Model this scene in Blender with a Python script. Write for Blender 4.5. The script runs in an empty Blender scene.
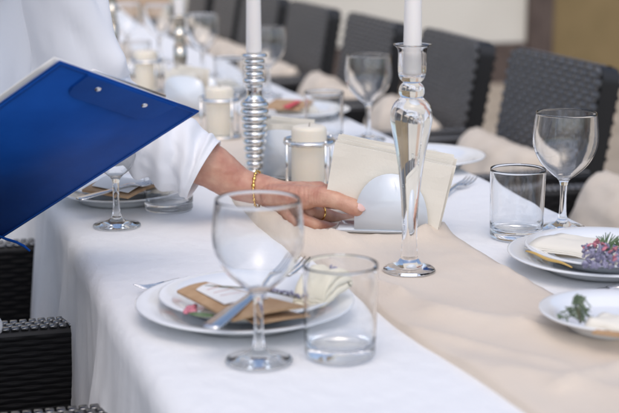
import bpy, bmesh, math, random
from mathutils import Vector, Matrix, Quaternion, noise

random.seed(7)
R = math.radians
S = bpy.context.scene
COL = S.collection

# ------------------------------------------------------------------ camera
F_PX, CX, CY = 1400.0, 309.5, 206.5           # focal length and centre in photo pixels (619 x 413)
HORIZON, VPX = -95.0, -120.0
PITCH = math.atan((CY - HORIZON) / F_PX)
YAW = math.atan((CX - VPX) * math.cos(PITCH) / F_PX)
T = 0.75                                       # table height
CAM = Vector((0, 0, T + 0.47))
FW = Vector((math.sin(YAW) * math.cos(PITCH), math.cos(YAW) * math.cos(PITCH), -math.sin(PITCH)))
RT = Vector((math.cos(YAW), -math.sin(YAW), 0))
UP = RT.cross(FW)
cam_d = bpy.data.cameras.new('camera')
cam = bpy.data.objects.new('camera', cam_d)
COL.objects.link(cam)
cam.location = CAM
cam.rotation_euler = (math.pi / 2 - PITCH, 0, -YAW)
cam_d.sensor_width = 36
cam_d.lens = F_PX / 619 * 36
cam_d.clip_start = 0.05
cam_d.clip_end = 500
cam_d.dof.use_dof = True
cam_d.dof.focus_distance = 1.93
cam_d.dof.aperture_fstop = 4.6
S.camera = cam

# ------------------------------------------------------------------ sky, sun, exposure
world = bpy.data.worlds.new('World')
S.world = world
world.use_nodes = True
nt = world.node_tree
bg = nt.nodes['Background']
sky = nt.nodes.new('ShaderNodeTexSky')
sky.sky_type = 'NISHITA'
sky.sun_disc = False
SUN_EL, SUN_AZ = R(60), R(196)                  # azimuth from +Y towards +X
sky.sun_elevation = SUN_EL
sky.sun_rotation = SUN_AZ
sky.air_density = 1.0
sky.dust_density = 3.0
sky.ozone_density = 1.0
nt.links.new(sky.outputs[0], bg.inputs[0])
bg.inputs[1].default_value = 0.15
sun_d = bpy.data.lights.new('sun', 'SUN')
sun_d.energy = 0.55
sun_d.angle = R(125)
sun_d.color = (1.0, 0.965, 0.91)
sun = bpy.data.objects.new('sun', sun_d)
COL.objects.link(sun)
sd = Vector((math.sin(SUN_AZ) * math.cos(SUN_EL), math.cos(SUN_AZ) * math.cos(SUN_EL), math.sin(SUN_EL)))
sun.rotation_euler = sd.to_track_quat('Z', 'Y').to_euler()
sun.location = (3, 2, 6)
S.view_settings.view_transform = 'Standard'
S.view_settings.look = 'None'
S.view_settings.gamma = 1
S.view_settings.use_curve_mapping = False
S.view_settings.exposure = 0.36
S.render.engine = 'CYCLES'
S.cycles.use_denoising = True
S.cycles.max_bounces = 16
S.cycles.transmission_bounces = 14
S.cycles.glossy_bounces = 6
S.cycles.diffuse_bounces = 4
S.cycles.sample_clamp_indirect = 8
S.cycles.blur_glossy = 0.3

# ------------------------------------------------------------------ pixel helpers (a direction only; distance is given)
def ray(x, y):
    return FW + RT * ((x - CX) / F_PX) - UP * ((y - CY) / F_PX)
def px(x, y, depth):
    return CAM + ray(x, y) * depth
def pz(x, y, z=T):
    d = ray(x, y)
    return CAM + d * ((z - CAM.z) / d.z)

# ------------------------------------------------------------------ object helpers
def link_mesh(name, me, mat, parent=None, smooth=True):
    o = bpy.data.objects.new(name, me)
    COL.objects.link(o)
    if mat is not None:
        me.materials.clear()
        me.materials.append(mat)
    if smooth:
        me.polygons.foreach_set('use_smooth', [True] * len(me.polygons))
    if parent is not None:
        o.parent = parent
    return o
def obj(name, bm, mat, parent=None, smooth=True):
    me = bpy.data.meshes.new(name)
    bmesh.ops.recalc_face_normals(bm, faces=bm.faces)
    bm.to_mesh(me)
    bm.free()
    return link_mesh(name, me, mat, parent, smooth)
def pyobj(name, verts, faces, mat, parent=None, smooth=True):
    me = bpy.data.meshes.new(name)
    me.from_pydata([tuple(v) for v in verts], [], faces)
    me.update()
    return link_mesh(name, me, mat, parent, smooth)
def tag(o, label, cat, group=None, kind=None):
    o['label'] = label
    o['category'] = cat
    if group:
        o['group'] = group
    if kind:
        o['kind'] = kind
    return o
def structure(o):
    o['kind'] = 'structure'
    return o
def thing(name, label, cat, loc=(0, 0, 0), rz=0.0, group=None):
    o = bpy.data.objects.new(name, None)
    COL.objects.link(o)
    o.empty_display_size = 0.05
    o.location = loc
    o.rotation_euler = (0, 0, rz)
    return tag(o, label, cat, group)
def copy_tree(o, parent=None):
    c = o.copy()
    COL.objects.link(c)
    c.parent = parent
    for ch in list(o.children):
        copy_tree(ch, c)
    return c
def place(proto, loc, rz, label, used=set()):
    o = proto if proto.name not in used else copy_tree(proto)
    used.add(proto.name)
    o.location = loc
    o.rotation_euler = (0, 0, rz)
    o['label'] = label
    return o
def bevel_mod(o, w=0.003, seg=2):
    m = o.modifiers.new('bevel', 'BEVEL')
    m.width = w
    m.segments = seg
    m.limit_method = 'ANGLE'
    m.angle_limit = R(40)
    return o

# ------------------------------------------------------------------ shape helpers
def lathe(bm, prof, seg=48, centre=(0, 0, 0), close=False):
    cx, cy, cz = centre
    rings = []
    for r, z in prof:
        if r < 1e-6:
            rings.append([bm.verts.new((cx, cy, cz + z))])
        else:
            rings.append([bm.verts.new((cx + r * math.cos(2 * math.pi * k / seg), cy + r * math.sin(2 * math.pi * k / seg), cz + z)) for k in range(seg)])
    pairs = list(zip(rings, rings[1:]))
    if close:
        pairs.append((rings[-1], rings[0]))
    for a, b in pairs:
        for k in range(seg):
            k2 = (k + 1) % seg
            if len(a) == 1 and len(b) == 1:
                continue
            if len(a) == 1:
                bm.faces.new((a[0], b[k], b[k2]))
            elif len(b) == 1:
                bm.faces.new((a[k], b[0], a[k2]))
            else:
                bm.faces.new((a[k], b[k], b[k2], a[k2]))
    return bm
def densify(prof, step=0.003):
    out = [prof[0]]
    for (r0, z0), (r1, z1) in zip(prof, prof[1:]):
        n = max(1, int(math.hypot(r1 - r0, z1 - z0) / step))
        for i in range(1, n + 1):
            out.append((r0 + (r1 - r0) * i / n, z0 + (z1 - z0) * i / n))
    return out
def spline(pts, n):
    """Catmull-Rom through tuples, n samples per span."""
    out = []
    P = [tuple(p) for p in pts]
    P = [P[0]] + P + [P[-1]]
    for i in range(1, len(P) - 2):
        for k in range(n):
            t = k / n
            out.append(tuple(0.5 * (2 * b + (c - a) * t + (2 * a - 5 * b + 4 * c - d) * t * t + (3 * b - a - 3 * c + d) * t ** 3)
                             for a, b, c, d in zip(P[i - 1], P[i], P[i + 1], P[i + 2])))
    out.append(P[-2])
    return out
def tube(bm, pts, radii, seg=10, caps=True, ref=Vector((0, 0, 1))):
    pts = [Vector(p) for p in pts]
    if not isinstance(radii, (list, tuple)):
        radii = [radii] * len(pts)
    rings = []
    side = None
    for i, p in enumerate(pts):
        a = pts[max(i - 1, 0)]
        b = pts[min(i + 1, len(pts) - 1)]
        t = (b - a).normalized()
        if side is None:
            s = ref if abs(t.dot(ref)) < 0.95 else Vector((1, 0, 0))
            side = (s - t * s.dot(t)).normalized()
        else:
            side = (side - t * side.dot(t)).normalized()
        up = t.cross(side)
        rings.append([bm.verts.new(p + (side * math.cos(2 * math.pi * k / seg) + up * math.sin(2 * math.pi * k / seg)) * radii[i]) for k in range(seg)])
    for a, b in zip(rings, rings[1:]):
        for k in range(seg):
            bm.faces.new((a[k], a[(k + 1) % seg], b[(k + 1) % seg], b[k]))
    if caps:
        bm.faces.new(rings[0][::-1])
        bm.faces.new(rings[-1])
    return rings
def box(bm, x0, x1, y0, y1, z0, z1, M=None):
    vs = [Vector((x, y, z)) for z in (z0, z1) for y in (y0, y1) for x in (x0, x1)]
    if M is not None:
        vs = [M @ v for v in vs]
    v = [bm.verts.new(q) for q in vs]
    for f in ((0, 2, 3, 1), (4, 5, 7, 6), (0, 1, 5, 4), (2, 6, 7, 3), (0, 4, 6, 2), (1, 3, 7, 5)):
        bm.faces.new([v[i] for i in f])
def capsule(bm, p1, p2, r1, r2, seg=16, rings=5):
    p1, p2 = Vector(p1), Vector(p2)
    d = p2 - p1
    L = d.length
    q = d.normalized().to_track_quat('Z', 'Y') if L > 1e-6 else Quaternion()
    prof = []
    for i in range(rings + 1):
        a = -math.pi / 2 + math.pi / 2 * i / rings
        prof.append((r1 * math.cos(a), r1 * math.sin(a)))
    for i in range(rings + 1):
        a = math.pi / 2 * i / rings
        prof.append((r2 * math.cos(a), L + r2 * math.sin(a)))
    b2 = bmesh.new()
    lathe(b2, prof, seg)
    b2.verts.ensure_lookup_table()
    mp = {v: bm.verts.new(p1 + q @ v.co) for v in b2.verts}
    for f in b2.faces:
        bm.faces.new([mp[v] for v in f.verts])
    b2.free()
def chain(bm, pts, rad, seg=16):
    for i in range(len(pts) - 1):
        capsule(bm, pts[i], pts[i + 1], rad[i], rad[i + 1], seg)
def ellipsoid(bm, c, ax, ay, az, seg=20):
    """ax, ay, az: full vectors of the half axes."""
    M = Matrix((Vector(ax), Vector(ay), Vector(az))).transposed().to_4x4()
    M.translation = Vector(c)
    bmesh.ops.create_uvsphere(bm, u_segments=seg, v_segments=seg // 2, radius=1, matrix=M)
def remeshed(bm, voxel, smooth=6, factor=0.5):
    bmesh.ops.recalc_face_normals(bm, faces=bm.faces)
    me = bpy.data.meshes.new('tmp')
    bm.to_mesh(me)
    bm.free()
    o = bpy.data.objects.new('tmp', me)
    COL.objects.link(o)
    m = o.modifiers.new('r', 'REMESH')
    m.mode = 'VOXEL'
    m.voxel_size = voxel
    m2 = o.modifiers.new('s', 'SMOOTH')
    m2.iterations = smooth
    m2.factor = factor
    dg = bpy.context.evaluated_depsgraph_get()
    out = bpy.data.meshes.new_from_object(o.evaluated_get(dg))
    bpy.data.objects.remove(o)
    bpy.data.meshes.remove(me)
    return out
def fbm(x, y, z=0.0, oct=3):
    v, a = 0.0, 1.0
    for _ in range(oct):
        v += a * noise.noise(Vector((x, y, z)))
        x, y, z, a = x * 2.03 + 3.1, y * 2.03 + 1.7, z * 2.03, a * 0.5
    return v
def smooth01(t):
    t = max(0.0, min(1.0, t))
    return t * t * (3 - 2 * t)

# ------------------------------------------------------------------ materials
def mat(name, col, rough=0.5, metal=0.0, **kw):
    m = bpy.data.materials.new(name)
    m.use_nodes = True
    b = m.node_tree.nodes['Principled BSDF']
    b.inputs['Base Color'].default_value = (*col, 1)
    b.inputs['Roughness'].default_value = rough
    b.inputs['Metallic'].default_value = metal
    for k, v in kw.items():
        b.inputs[k.replace('_', ' ')].default_value = v
    return m
def noise_col(m, c1, c2, scale=8.0, detail=6, coord='Object', stretch=(1, 1, 1), lo=0.35, hi=0.65):
    n = m.node_tree
    b = n.nodes['Principled BSDF']
    tc = n.nodes.new('ShaderNodeTexCoord')
    mp = n.nodes.new('ShaderNodeMapping')
    mp.inputs['Scale'].default_value = stretch
    nz = n.nodes.new('ShaderNodeTexNoise')
    nz.inputs['Scale'].default_value = scale
    nz.inputs['Detail'].default_value = detail
    cr = n.nodes.new('ShaderNodeValToRGB')
    cr.color_ramp.elements[0].position = lo
    cr.color_ramp.elements[1].position = hi
    cr.color_ramp.elements[0].color = (*c1, 1)
    cr.color_ramp.elements[1].color = (*c2, 1)
    n.links.new(tc.outputs[coord], mp.inputs[0])
    n.links.new(mp.outputs[0], nz.inputs['Vector'])
    n.links.new(nz.outputs['Fac'], cr.inputs[0])
    n.links.new(cr.outputs[0], b.inputs['Base Color'])
    return m
def noise_bump(m, scale=400.0, strength=0.2, dist=0.001, coord='Object', stretch=(1, 1, 1), detail=3):
    n = m.node_tree
    b = n.nodes['Principled BSDF']
    tc = n.nodes.new('ShaderNodeTexCoord')
    mp = n.nodes.new('ShaderNodeMapping')
    mp.inputs['Scale'].default_value = stretch
    nz = n.nodes.new('ShaderNodeTexNoise')
    nz.inputs['Scale'].default_value = scale
    nz.inputs['Detail'].default_value = detail
    bp = n.nodes.new('ShaderNodeBump')
    bp.inputs['Strength'].default_value = strength
    bp.inputs['Distance'].default_value = dist
    n.links.new(tc.outputs[coord], mp.inputs[0])
    n.links.new(mp.outputs[0], nz.inputs['Vector'])
    n.links.new(nz.outputs['Fac'], bp.inputs['Height'])
    prev = b.inputs['Normal'].links
    if prev:
        n.links.new(prev[0].from_socket, bp.inputs['Normal'])
    n.links.new(bp.outputs[0], b.inputs['Normal'])
    return m
def weave_bump(m, scale=900.0, strength=0.25, dist=0.0005):
    n = m.node_tree
    b = n.nodes['Principled BSDF']
    tc = n.nodes.new('ShaderNodeTexCoord')
    bp = n.nodes.new('ShaderNodeBump')
    bp.inputs['Strength'].default_value = strength
    bp.inputs['Distance'].default_value = dist
    add = n.nodes.new('ShaderNodeMath')
    for i, d in enumerate(('X', 'Y')):
        w = n.nodes.new('ShaderNodeTexWave')
        w.bands_direction = d
        w.inputs['Scale'].default_value = scale
        w.inputs['Distortion'].default_value = 0.6
        n.links.new(tc.outputs['Object'], w.inputs['Vector'])
        n.links.new(w.outputs['Fac'], add.inputs[i])
    n.links.new(add.outputs[0], bp.inputs['Height'])
    n.links.new(bp.outputs[0], b.inputs['Normal'])
    return m

M = {}
M['glass'] = mat('clear_glass', (0.985, 0.995, 1.0), 0.0, Transmission_Weight=1.0, IOR=1.47)
M['crystal'] = mat('crystal_glass', (0.99, 0.995, 1.0), 0.0, Transmission_Weight=1.0, IOR=1.52)
M['cloth'] = mat('white_damask', (0.81, 0.812, 0.815), 0.85, Sheen_Weight=0.15)
noise_bump(weave_bump(M['cloth'], 260, 0.15, 0.0004), 44, 0.75, 0.0045, stretch=(1, 0.7, 0.4), detail=4)
M['runner'] = mat('cream_linen', (0.66, 0.56, 0.46), 0.8, Sheen_Weight=0.2)
noise_bump(noise_col(M['runner'], (0.65, 0.55, 0.445), (0.70, 0.60, 0.49), 6), 420, 0.5, 0.001, stretch=(1, 0.3, 1))
M['porcelain'] = mat('white_porcelain', (0.80, 0.815, 0.83), 0.12, Coat_Weight=0.5, Coat_Roughness=0.05)
M['holder'] = mat('glazed_porcelain', (0.70, 0.75, 0.80), 0.1, Coat_Weight=0.6, Coat_Roughness=0.04)
M['napkin'] = mat('cream_paper_napkin', (0.78, 0.735, 0.64), 0.9)
noise_bump(M['napkin'], 300, 0.3, 0.0006)
M['napkin_soft'] = mat('pale_yellow_napkin', (0.80, 0.74, 0.58), 0.9)
noise_bump(M['napkin_soft'], 300, 0.3, 0.0006)
M['ochre_print'] = mat('mustard_edge', (0.60, 0.40, 0.13), 0.85)
M['silver'] = mat('polished_silver', (0.78, 0.78, 0.77), 0.09, 1.0)
noise_bump(M['silver'], 40, 0.05, 0.002)
M['steel'] = mat('cutlery_steel', (0.70, 0.71, 0.73), 0.16, 1.0)
M['antique'] = mat('antique_silver', (0.52, 0.49, 0.42), 0.22, 1.0)
noise_col(M['antique'], (0.30, 0.27, 0.21), (0.72, 0.69, 0.62), 30)
M['wax'] = mat('ivory_wax', (0.80, 0.74, 0.62), 0.45, Subsurface_Weight=0.3, Subsurface_Radius=(0.02, 0.014, 0.008), Subsurface_Scale=0.4)
M['taper'] = mat('white_wax', (0.84, 0.81, 0.78), 0.4, Subsurface_Weight=0.3, Subsurface_Radius=(0.02, 0.016, 0.012), Subsurface_Scale=0.4)
M['wick'] = mat('wick', (0.25, 0.22, 0.18), 0.9)
M['kraft'] = mat('kraft_paper', (0.46, 0.29, 0.16), 0.85)
noise_bump(noise_col(M['kraft'], (0.42, 0.26, 0.14), (0.50, 0.33, 0.19), 60), 500, 0.2, 0.0003)
M['paper'] = mat('white_paper', (0.80, 0.79, 0.77), 0.8)
M['ink'] = mat('rose_ink', (0.62, 0.33, 0.30), 0.8)
M['leaf'] = mat('sage_leaf', (0.10, 0.17, 0.08), 0.6)
noise_col(M['leaf'], (0.07, 0.13, 0.05), (0.16, 0.22, 0.12), 90)
M['sage'] = mat('grey_herb', (0.17, 0.22, 0.14), 0.7)
noise_col(M['sage'], (0.11, 0.16, 0.09), (0.26, 0.31, 0.22), 90)
M['stem'] = mat('dry_stem', (0.14, 0.13, 0.08), 0.8)
M['lavender'] = mat('lavender_bud', (0.20, 0.16, 0.36), 0.8)
noise_col(M['lavender'], (0.13, 0.125, 0.20), (0.36, 0.34, 0.46), 160)
M['pink'] = mat('pink_petal', (0.58, 0.20, 0.25), 0.6)
M['red_card'] = mat('red_ribbon', (0.60, 0.06, 0.08), 0.6)
M['wicker'] = mat('black_rattan', (0.012, 0.012, 0.013), 0.30, IOR=1.75, Specular_IOR_Level=0.55)
noise_col(M['wicker'], (0.05, 0.05, 0.052), (0.12, 0.12, 0.123), 130)
M['wicker_arm'] = mat('black_strand', (0.007, 0.007, 0.008), 0.55, Specular_IOR_Level=0.18)
M['wicker_top'] = mat('rattan_strand', (0.02, 0.02, 0.021), 0.26, IOR=2.2, Specular_IOR_Level=0.8)
M['wicker_frame'] = mat('black_frame', (0.008, 0.008, 0.009), 0.5)
M['cushion'] = mat('beige_canvas', (0.58, 0.49, 0.40), 0.9, Sheen_Weight=0.2)
noise_bump(noise_col(M['cushion'], (0.62, 0.53, 0.425), (0.70, 0.61, 0.50), 12), 500, 0.3, 0.0006)
M['skin'] = mat('skin', (0.56, 0.31, 0.22), 0.42, Subsurface_Weight=0.12, Subsurface_Radius=(0.012, 0.004, 0.002), Subsurface_Scale=0.5)
noise_bump(noise_bump(noise_col(M['skin'], (0.47, 0.215, 0.15), (0.62, 0.37, 0.26), 34, lo=0.35, hi=0.65), 420, 0.4, 0.0008), 110, 0.25, 0.0012, stretch=(1, 1, 0.35))
M['nail'] = mat('fingernail', (0.72, 0.47, 0.42), 0.2, Coat_Weight=0.5)
M['gold'] = mat('gold', (0.80, 0.53, 0.17), 0.18, 1.0)
M['shirt'] = mat('white_cotton', (0.79, 0.80, 0.83), 0.85, Sheen_Weight=0.1)
noise_bump(noise_bump(M['shirt'], 900, 0.15, 0.0003), 14, 0.4, 0.010, detail=2)
M['trousers'] = mat('dark_trousers', (0.03, 0.03, 0.035), 0.8)
M['hair'] = mat('brown_hair', (0.06, 0.035, 0.02), 0.5)
M['shoe'] = mat('black_shoe', (0.02, 0.02, 0.02), 0.35)
M['blue'] = mat('blue_vinyl', (0.006, 0.042, 0.235), 0.6, Specular_IOR_Level=0.12)
noise_bump(noise_col(M['blue'], (0.004, 0.060, 0.30), (0.007, 0.078, 0.37), 14), 650, 0.35, 0.0004)
M['plaster'] = mat('cream_plaster', (0.60, 0.565, 0.50), 0.9)
noise_bump(noise_col(M['plaster'], (0.64, 0.61, 0.535), (0.69, 0.66, 0.585), 1.2), 60, 0.3, 0.003)
M['ochre'] = mat('ochre_plaster', (0.26, 0.19, 0.09), 0.9)
noise_bump(noise_col(M['ochre'], (0.20, 0.145, 0.065), (0.27, 0.195, 0.092), 1.6), 60, 0.3, 0.003)
M['brown'] = mat('dark_brown_wood', (0.085, 0.06, 0.05), 0.7)
noise_col(M['brown'], (0.07, 0.048, 0.04), (0.11, 0.08, 0.065), 6, stretch=(6, 6, 1))
M['peach'] = mat('peach_plaster', (0.58, 0.42, 0.30), 0.9)
M['wood'] = mat('table_wood', (0.16, 0.09, 0.05), 0.5)
M['ground'] = mat('paving', (0.21, 0.165, 0.12), 0.85)
noise_bump(noise_col(M['ground'], (0.30, 0.25, 0.19), (0.40, 0.34, 0.27), 3), 30, 0.4, 0.004)

# ------------------------------------------------------------------ the setting
bm = bmesh.new()
bmesh.ops.create_grid(bm, x_segments=4, y_segments=4, size=150)
structure(obj('ground', bm, M['ground'], smooth=False))
WALL_Y = 9.0
def wall_x(pxl):                               # where a photo column meets the facade
    d = ray(pxl, 60)
    return (CAM + d * ((WALL_Y - CAM.y) / d.y)).x
bm = bmesh.new()
x_edge, x_brown = wall_x(525), wall_x(549)
box(bm, wall_x(172), x_edge, WALL_Y, WALL_Y + 0.3, 0.28, 4.2)
w = tag(obj('cream_wall', bm, M['plaster'], smooth=False), 'pale cream plastered wall behind the row of chairs', 'wall')
bm = bmesh.new()
box(bm, wall_x(172), x_edge, WALL_Y - 0.03, WALL_Y + 0.3, 0, 0.277)
obj('plinth', bm, M['brown'], w, smooth=False)
bm = bmesh.new()
box(bm, x_edge + 0.003, x_brown, WALL_Y - 0.06, WALL_Y + 0.3, 0, 4.2)
tag(bevel_mod(obj('timber_post', bm, M['brown'], smooth=False), 0.01), 'dark brown timber post between cream and ochre walls', 'post')
bm = bmesh.new()
box(bm, x_brown + 0.003, x_brown + 9, WALL_Y + 0.02, WALL_Y + 0.32, 0, 4.2)
tag(obj('ochre_wall', bm, M['ochre'], smooth=False), 'ochre brown wall at the right edge', 'wall')
bm = bmesh.new()
box(bm, wall_x(172) - 0.9, wall_x(172) - 0.003, WALL_Y + 0.0, WALL_Y + 0.4, 0, 4.2)
tag(obj('peach_pillar', bm, M['peach'], smooth=False), 'peach plaster pillar blurred at the far end of the table', 'pillar')
bm = bmesh.new()
box(bm, wall_x(172) - 9, wall_x(172) - 0.903, WALL_Y + 0.1, WALL_Y + 0.4, 0, 4.2)
tag(obj('pale_wall', bm, M['plaster'], smooth=False), 'pale wall far behind the person in white', 'wall')

# ------------------------------------------------------------------ table, cloth and runner
XL, XR, Y0, Y1 = 0.232, 0.995, 0.35, 8.0
tbl = thing('banquet_table', 'long banquet table hidden under the white cloth', 'table', ((XL + XR) / 2, (Y0 + Y1) / 2, 0))
bm = bmesh.new()
hx, hy = (XR - XL) / 2 - 0.015, (Y1 - Y0) / 2 - 0.015
box(bm, -hx, hx, -hy, hy, T - 0.035, T - 0.006)
obj('table_top', bm, M['wood'], tbl, smooth=False)
for sx in (-1, 1):
    for sy in (-1, 0, 1):
        bm = bmesh.new()
        cx_, cy_ = sx * (hx - 0.05), sy * (hy - 0.08)
        box(bm, cx_ - 0.03, cx_ + 0.03, cy_ - 0.03, cy_ + 0.03, 0, T - 0.036)
        obj('leg', bm, M['wood'], tbl, smooth=False)

def cloth_top_z(x, y):
    return T + 0.0022 * fbm(x * 6, y * 4, 0.3) + 0.0008 * fbm(x * 22, y * 17, 5.0, 2)
def tablecloth():
    nY = 420
    ys = [Y0 + (Y1 - Y0) * (j / nY) ** 1.25 for j in range(nY + 1)]
    # cross-section: left skirt, top, right skirt
    sec = []
    for k in range(26):
        sec.append(('L', 1 - k / 26))
    for k in range(31):
        sec.append(('T', k / 30))
    for k in range(1, 27):
        sec.append(('R', k / 26))
    drop, r = 0.52, 0.012
    V = []
    for y in ys:
        for s, t in sec:
            if s == 'T':
                x = XL + r + (XR - XL - 2 * r) * t
                z = cloth_top_z(x, y)
            else:
                d = t * (drop + 0.02)
                sg = -1 if s == 'L' else 1
                edge = XL if s == 'L' else XR
                if d < 0.02:                        # rounded table edge
                    a = d / 0.02 * math.pi / 2
                    off, dz = r * math.sin(a) - r, r * (1 - math.cos(a))
                else:
                    off, dz = 0.0, r + (d - 0.02)
                g = smooth01(dz / 0.35)
                ph = y * 17 + 2.4 * fbm(y * 1.3, 2.0 if s == 'L' else 9.0)
                fold = 0.022 * g * (math.sin(ph) + 0.45 * math.sin(2.3 * ph + 1.0)) + 0.012 * g * fbm(y * 9, dz * 3, 4.0)
                fold += 0.0065 * fbm(y * 26, dz * 3, 2.0) * smooth01(dz / 0.05)
                x = edge + sg * (off + 0.018 * g + fold)
                z = T - dz + 0.0
            V.append((x, y, z))
    n = len(sec)
    Fc = []
    for j in range(nY):
        for i in range(n - 1):
            a = j * n + i
            Fc.append((a, a + 1, a + n + 1, a + n))
    # near and far ends of the cloth hang down too
    for j, sg in ((0, -1), (nY, 1)):
        top = [j * n + i for i in range(26, 57)]
        prev = top
        for k in range(1, 9):
            row = []
            for i in top:
                x, y, z = V[i]
                V.append((x, y + sg * (0.015 + 0.012 * math.sin(x * 40)) * min(1, k / 3), z - drop * k / 8))
                row.append(len(V) - 1)
            for a in range(len(top) - 1):
                q = (prev[a], prev[a + 1], row[a + 1], row[a])
                Fc.append(q if sg > 0 else q[::-1])
            prev = row
    o = pyobj('tablecloth', V, Fc, M['cloth'])
    return tag(o, 'long white damask cloth hanging over the table edge in soft folds', 'tablecloth')
tablecloth()

def seg_dist(p, a, b):
    ab = b - a
    t = max(0, min(1, (p - a).dot(ab) / ab.length_squared))
    return (p - a - ab * t).length, t
RX0, RX1 = 0.535, 0.762
RIDGES = [  # fold line in photo pixels on the table, height, width in m
    ((262, 228), (345, 248), 0.0115, 0.020),
    ((225, 214), (300, 243), 0.010, 0.018),
    ((345, 244), (425, 243), 0.007, 0.016),
    ((424, 241), (447, 231), 0.016, 0.014),
    ((330, 268), (440, 318), 0.006, 0.022),
    ((440, 318), (619, 352), 0.009, 0.026),
    ((455, 262), (560, 300), 0.004, 0.03),
    ((470, 372), (619, 398), 0.007, 0.028),
    ((205, 205), (250, 232), 0.008, 0.014),
    ((395, 330), (560, 372), 0.005, 0.012),
    ((300, 262), (400, 300), 0.004, 0.010),
    ((520, 322), (619, 340), 0.006, 0.010),
    ((560, 395), (619, 372), 0.007, 0.012),
    ((450, 245), (520, 285), 0.004, 0.012),
]
RIDGES = [(pz(*a).to_2d(), pz(*b).to_2d(), h, w) for a, b, h, w in RIDGES]
def runner_z(x, y):
    p = Vector((x, y))
    z = T + 0.004 + 0.0018 * fbm(x * 12, y * 7, 8.0) + 0.0016 * abs(fbm(x * 26 + y * 9, y * 5 - x * 6, 2.0, 3))
    for a, b, h, w in RIDGES:
        d, t = seg_dist(p, a, b)
        z += 1.5 * h * (0.45 * math.exp(-(d / w) ** 2) + 0.55 * math.exp(-1.5 * d / w)) * (0.75 + 0.35 * fbm(x * 25, y * 25, 3.0, 2))
    return z
def runner():
    nx, ny = 46, 560
    V, Fc = [], []
    for j in range(ny + 1):
        y = 0.36 + 7.6 * (j / ny) ** 1.6
        l = RX0 + 0.012 * fbm(y * 2.2, 1.0) + 0.02 * smooth01((1.45 - y) / 0.4) - 0.03 * math.exp(-((y - 2.05) / 0.3) ** 2)
        r_ = RX1 + 0.014 * fbm(y * 2.0, 6.0)
        for i in range(nx + 1):
            t = i / nx
            x = l + (r_ - l) * t
            z = runner_z(x, y)
            e = min(t, 1 - t) * (r_ - l)
            base = cloth_top_z(x, y)
            z = base + (z - base) * (0.6 + 0.4 * smooth01(e / 0.014)) + 0.0015
            if i in (0, nx):
                z = T - 0.003
            elif i in (1, nx - 1):
                x = l + 0.0008 if i == 1 else r_ - 0.0008
            V.append((x, y, z))
    n = nx + 1
    for j in range(ny):
        for i in range(nx):
            a = j * n + i
            Fc.append((a, a + 1, a + n + 1, a + n))
    o = pyobj('table_runner', V, Fc, M['runner'])
    return tag(o, 'cream linen runner rumpled along the middle of the table', 'runner')
runner()

# ------------------------------------------------------------------ wicker armchairs
def weave_mesh(w, h, pu=0.016, pv=0.0115, amp=0.004, rc=0.0):
    """Basket weave in the XZ plane, facing -Y, centred on X, from z = 0."""
    nu, nv = max(2, round(w / pu)), max(2, round(h / pv))
    pu, pv = w / nu, h / nv
    su = 4
    V, Fc = [], []
    cols = nu * su + 1
    for j in range(nv):
        for k, dome in ((0.0, 0.0), (0.22, 0.8), (0.5, 1.0), (0.78, 0.8), (1.0, 0.0)):
            for i in range(cols):
                u = i / su
                over = 0.5 + 0.5 * math.cos(math.pi * (u + j))
                V.append((-w / 2 + u * pu, -amp * dome * (0.04 + 0.96 * over ** 1.3), (j + k) * pv))
    if rc:                                      # follow the rounded top corners of the panel
        for q, (x, y, z) in enumerate(V):
            ex, ez = abs(x) - (w / 2 - rc), z - (h - rc)
            if ex > 0 and ez > 0:
                d, m_ = math.hypot(ex, ez), max(ex, ez)
                V[q] = (math.copysign(w / 2 - rc + ex * m_ / d, x), y, h - rc + ez * m_ / d)
    rows = nv * 5
    for r_ in range(rows - 1):
        for i in range(cols - 1):
            a = r_ * cols + i
            Fc.append((a, a + 1, a + cols + 1, a + cols))
    return V, Fc
def weave_part(name, w, h, M4, parent, m='wicker', **kw):
    V, Fc = weave_mesh(w, h, **kw)
    o = pyobj(name, [M4 @ Vector(v) for v in V], Fc, M[m], parent)
    o['kind'] = 'stuff'
    return o
def rbox(name, x0, x1, y0, y1, z0, z1, m, parent, bev=0.008, M4=None):
    bm = bmesh.new()
    box(bm, x0, x1, y0, y1, z0, z1, M4)
    bmesh.ops.bevel(bm, geom=bm.edges[:], offset=bev, segments=3, profile=0.5, affect='EDGES')
    return obj(name, bm, m, parent)
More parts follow.
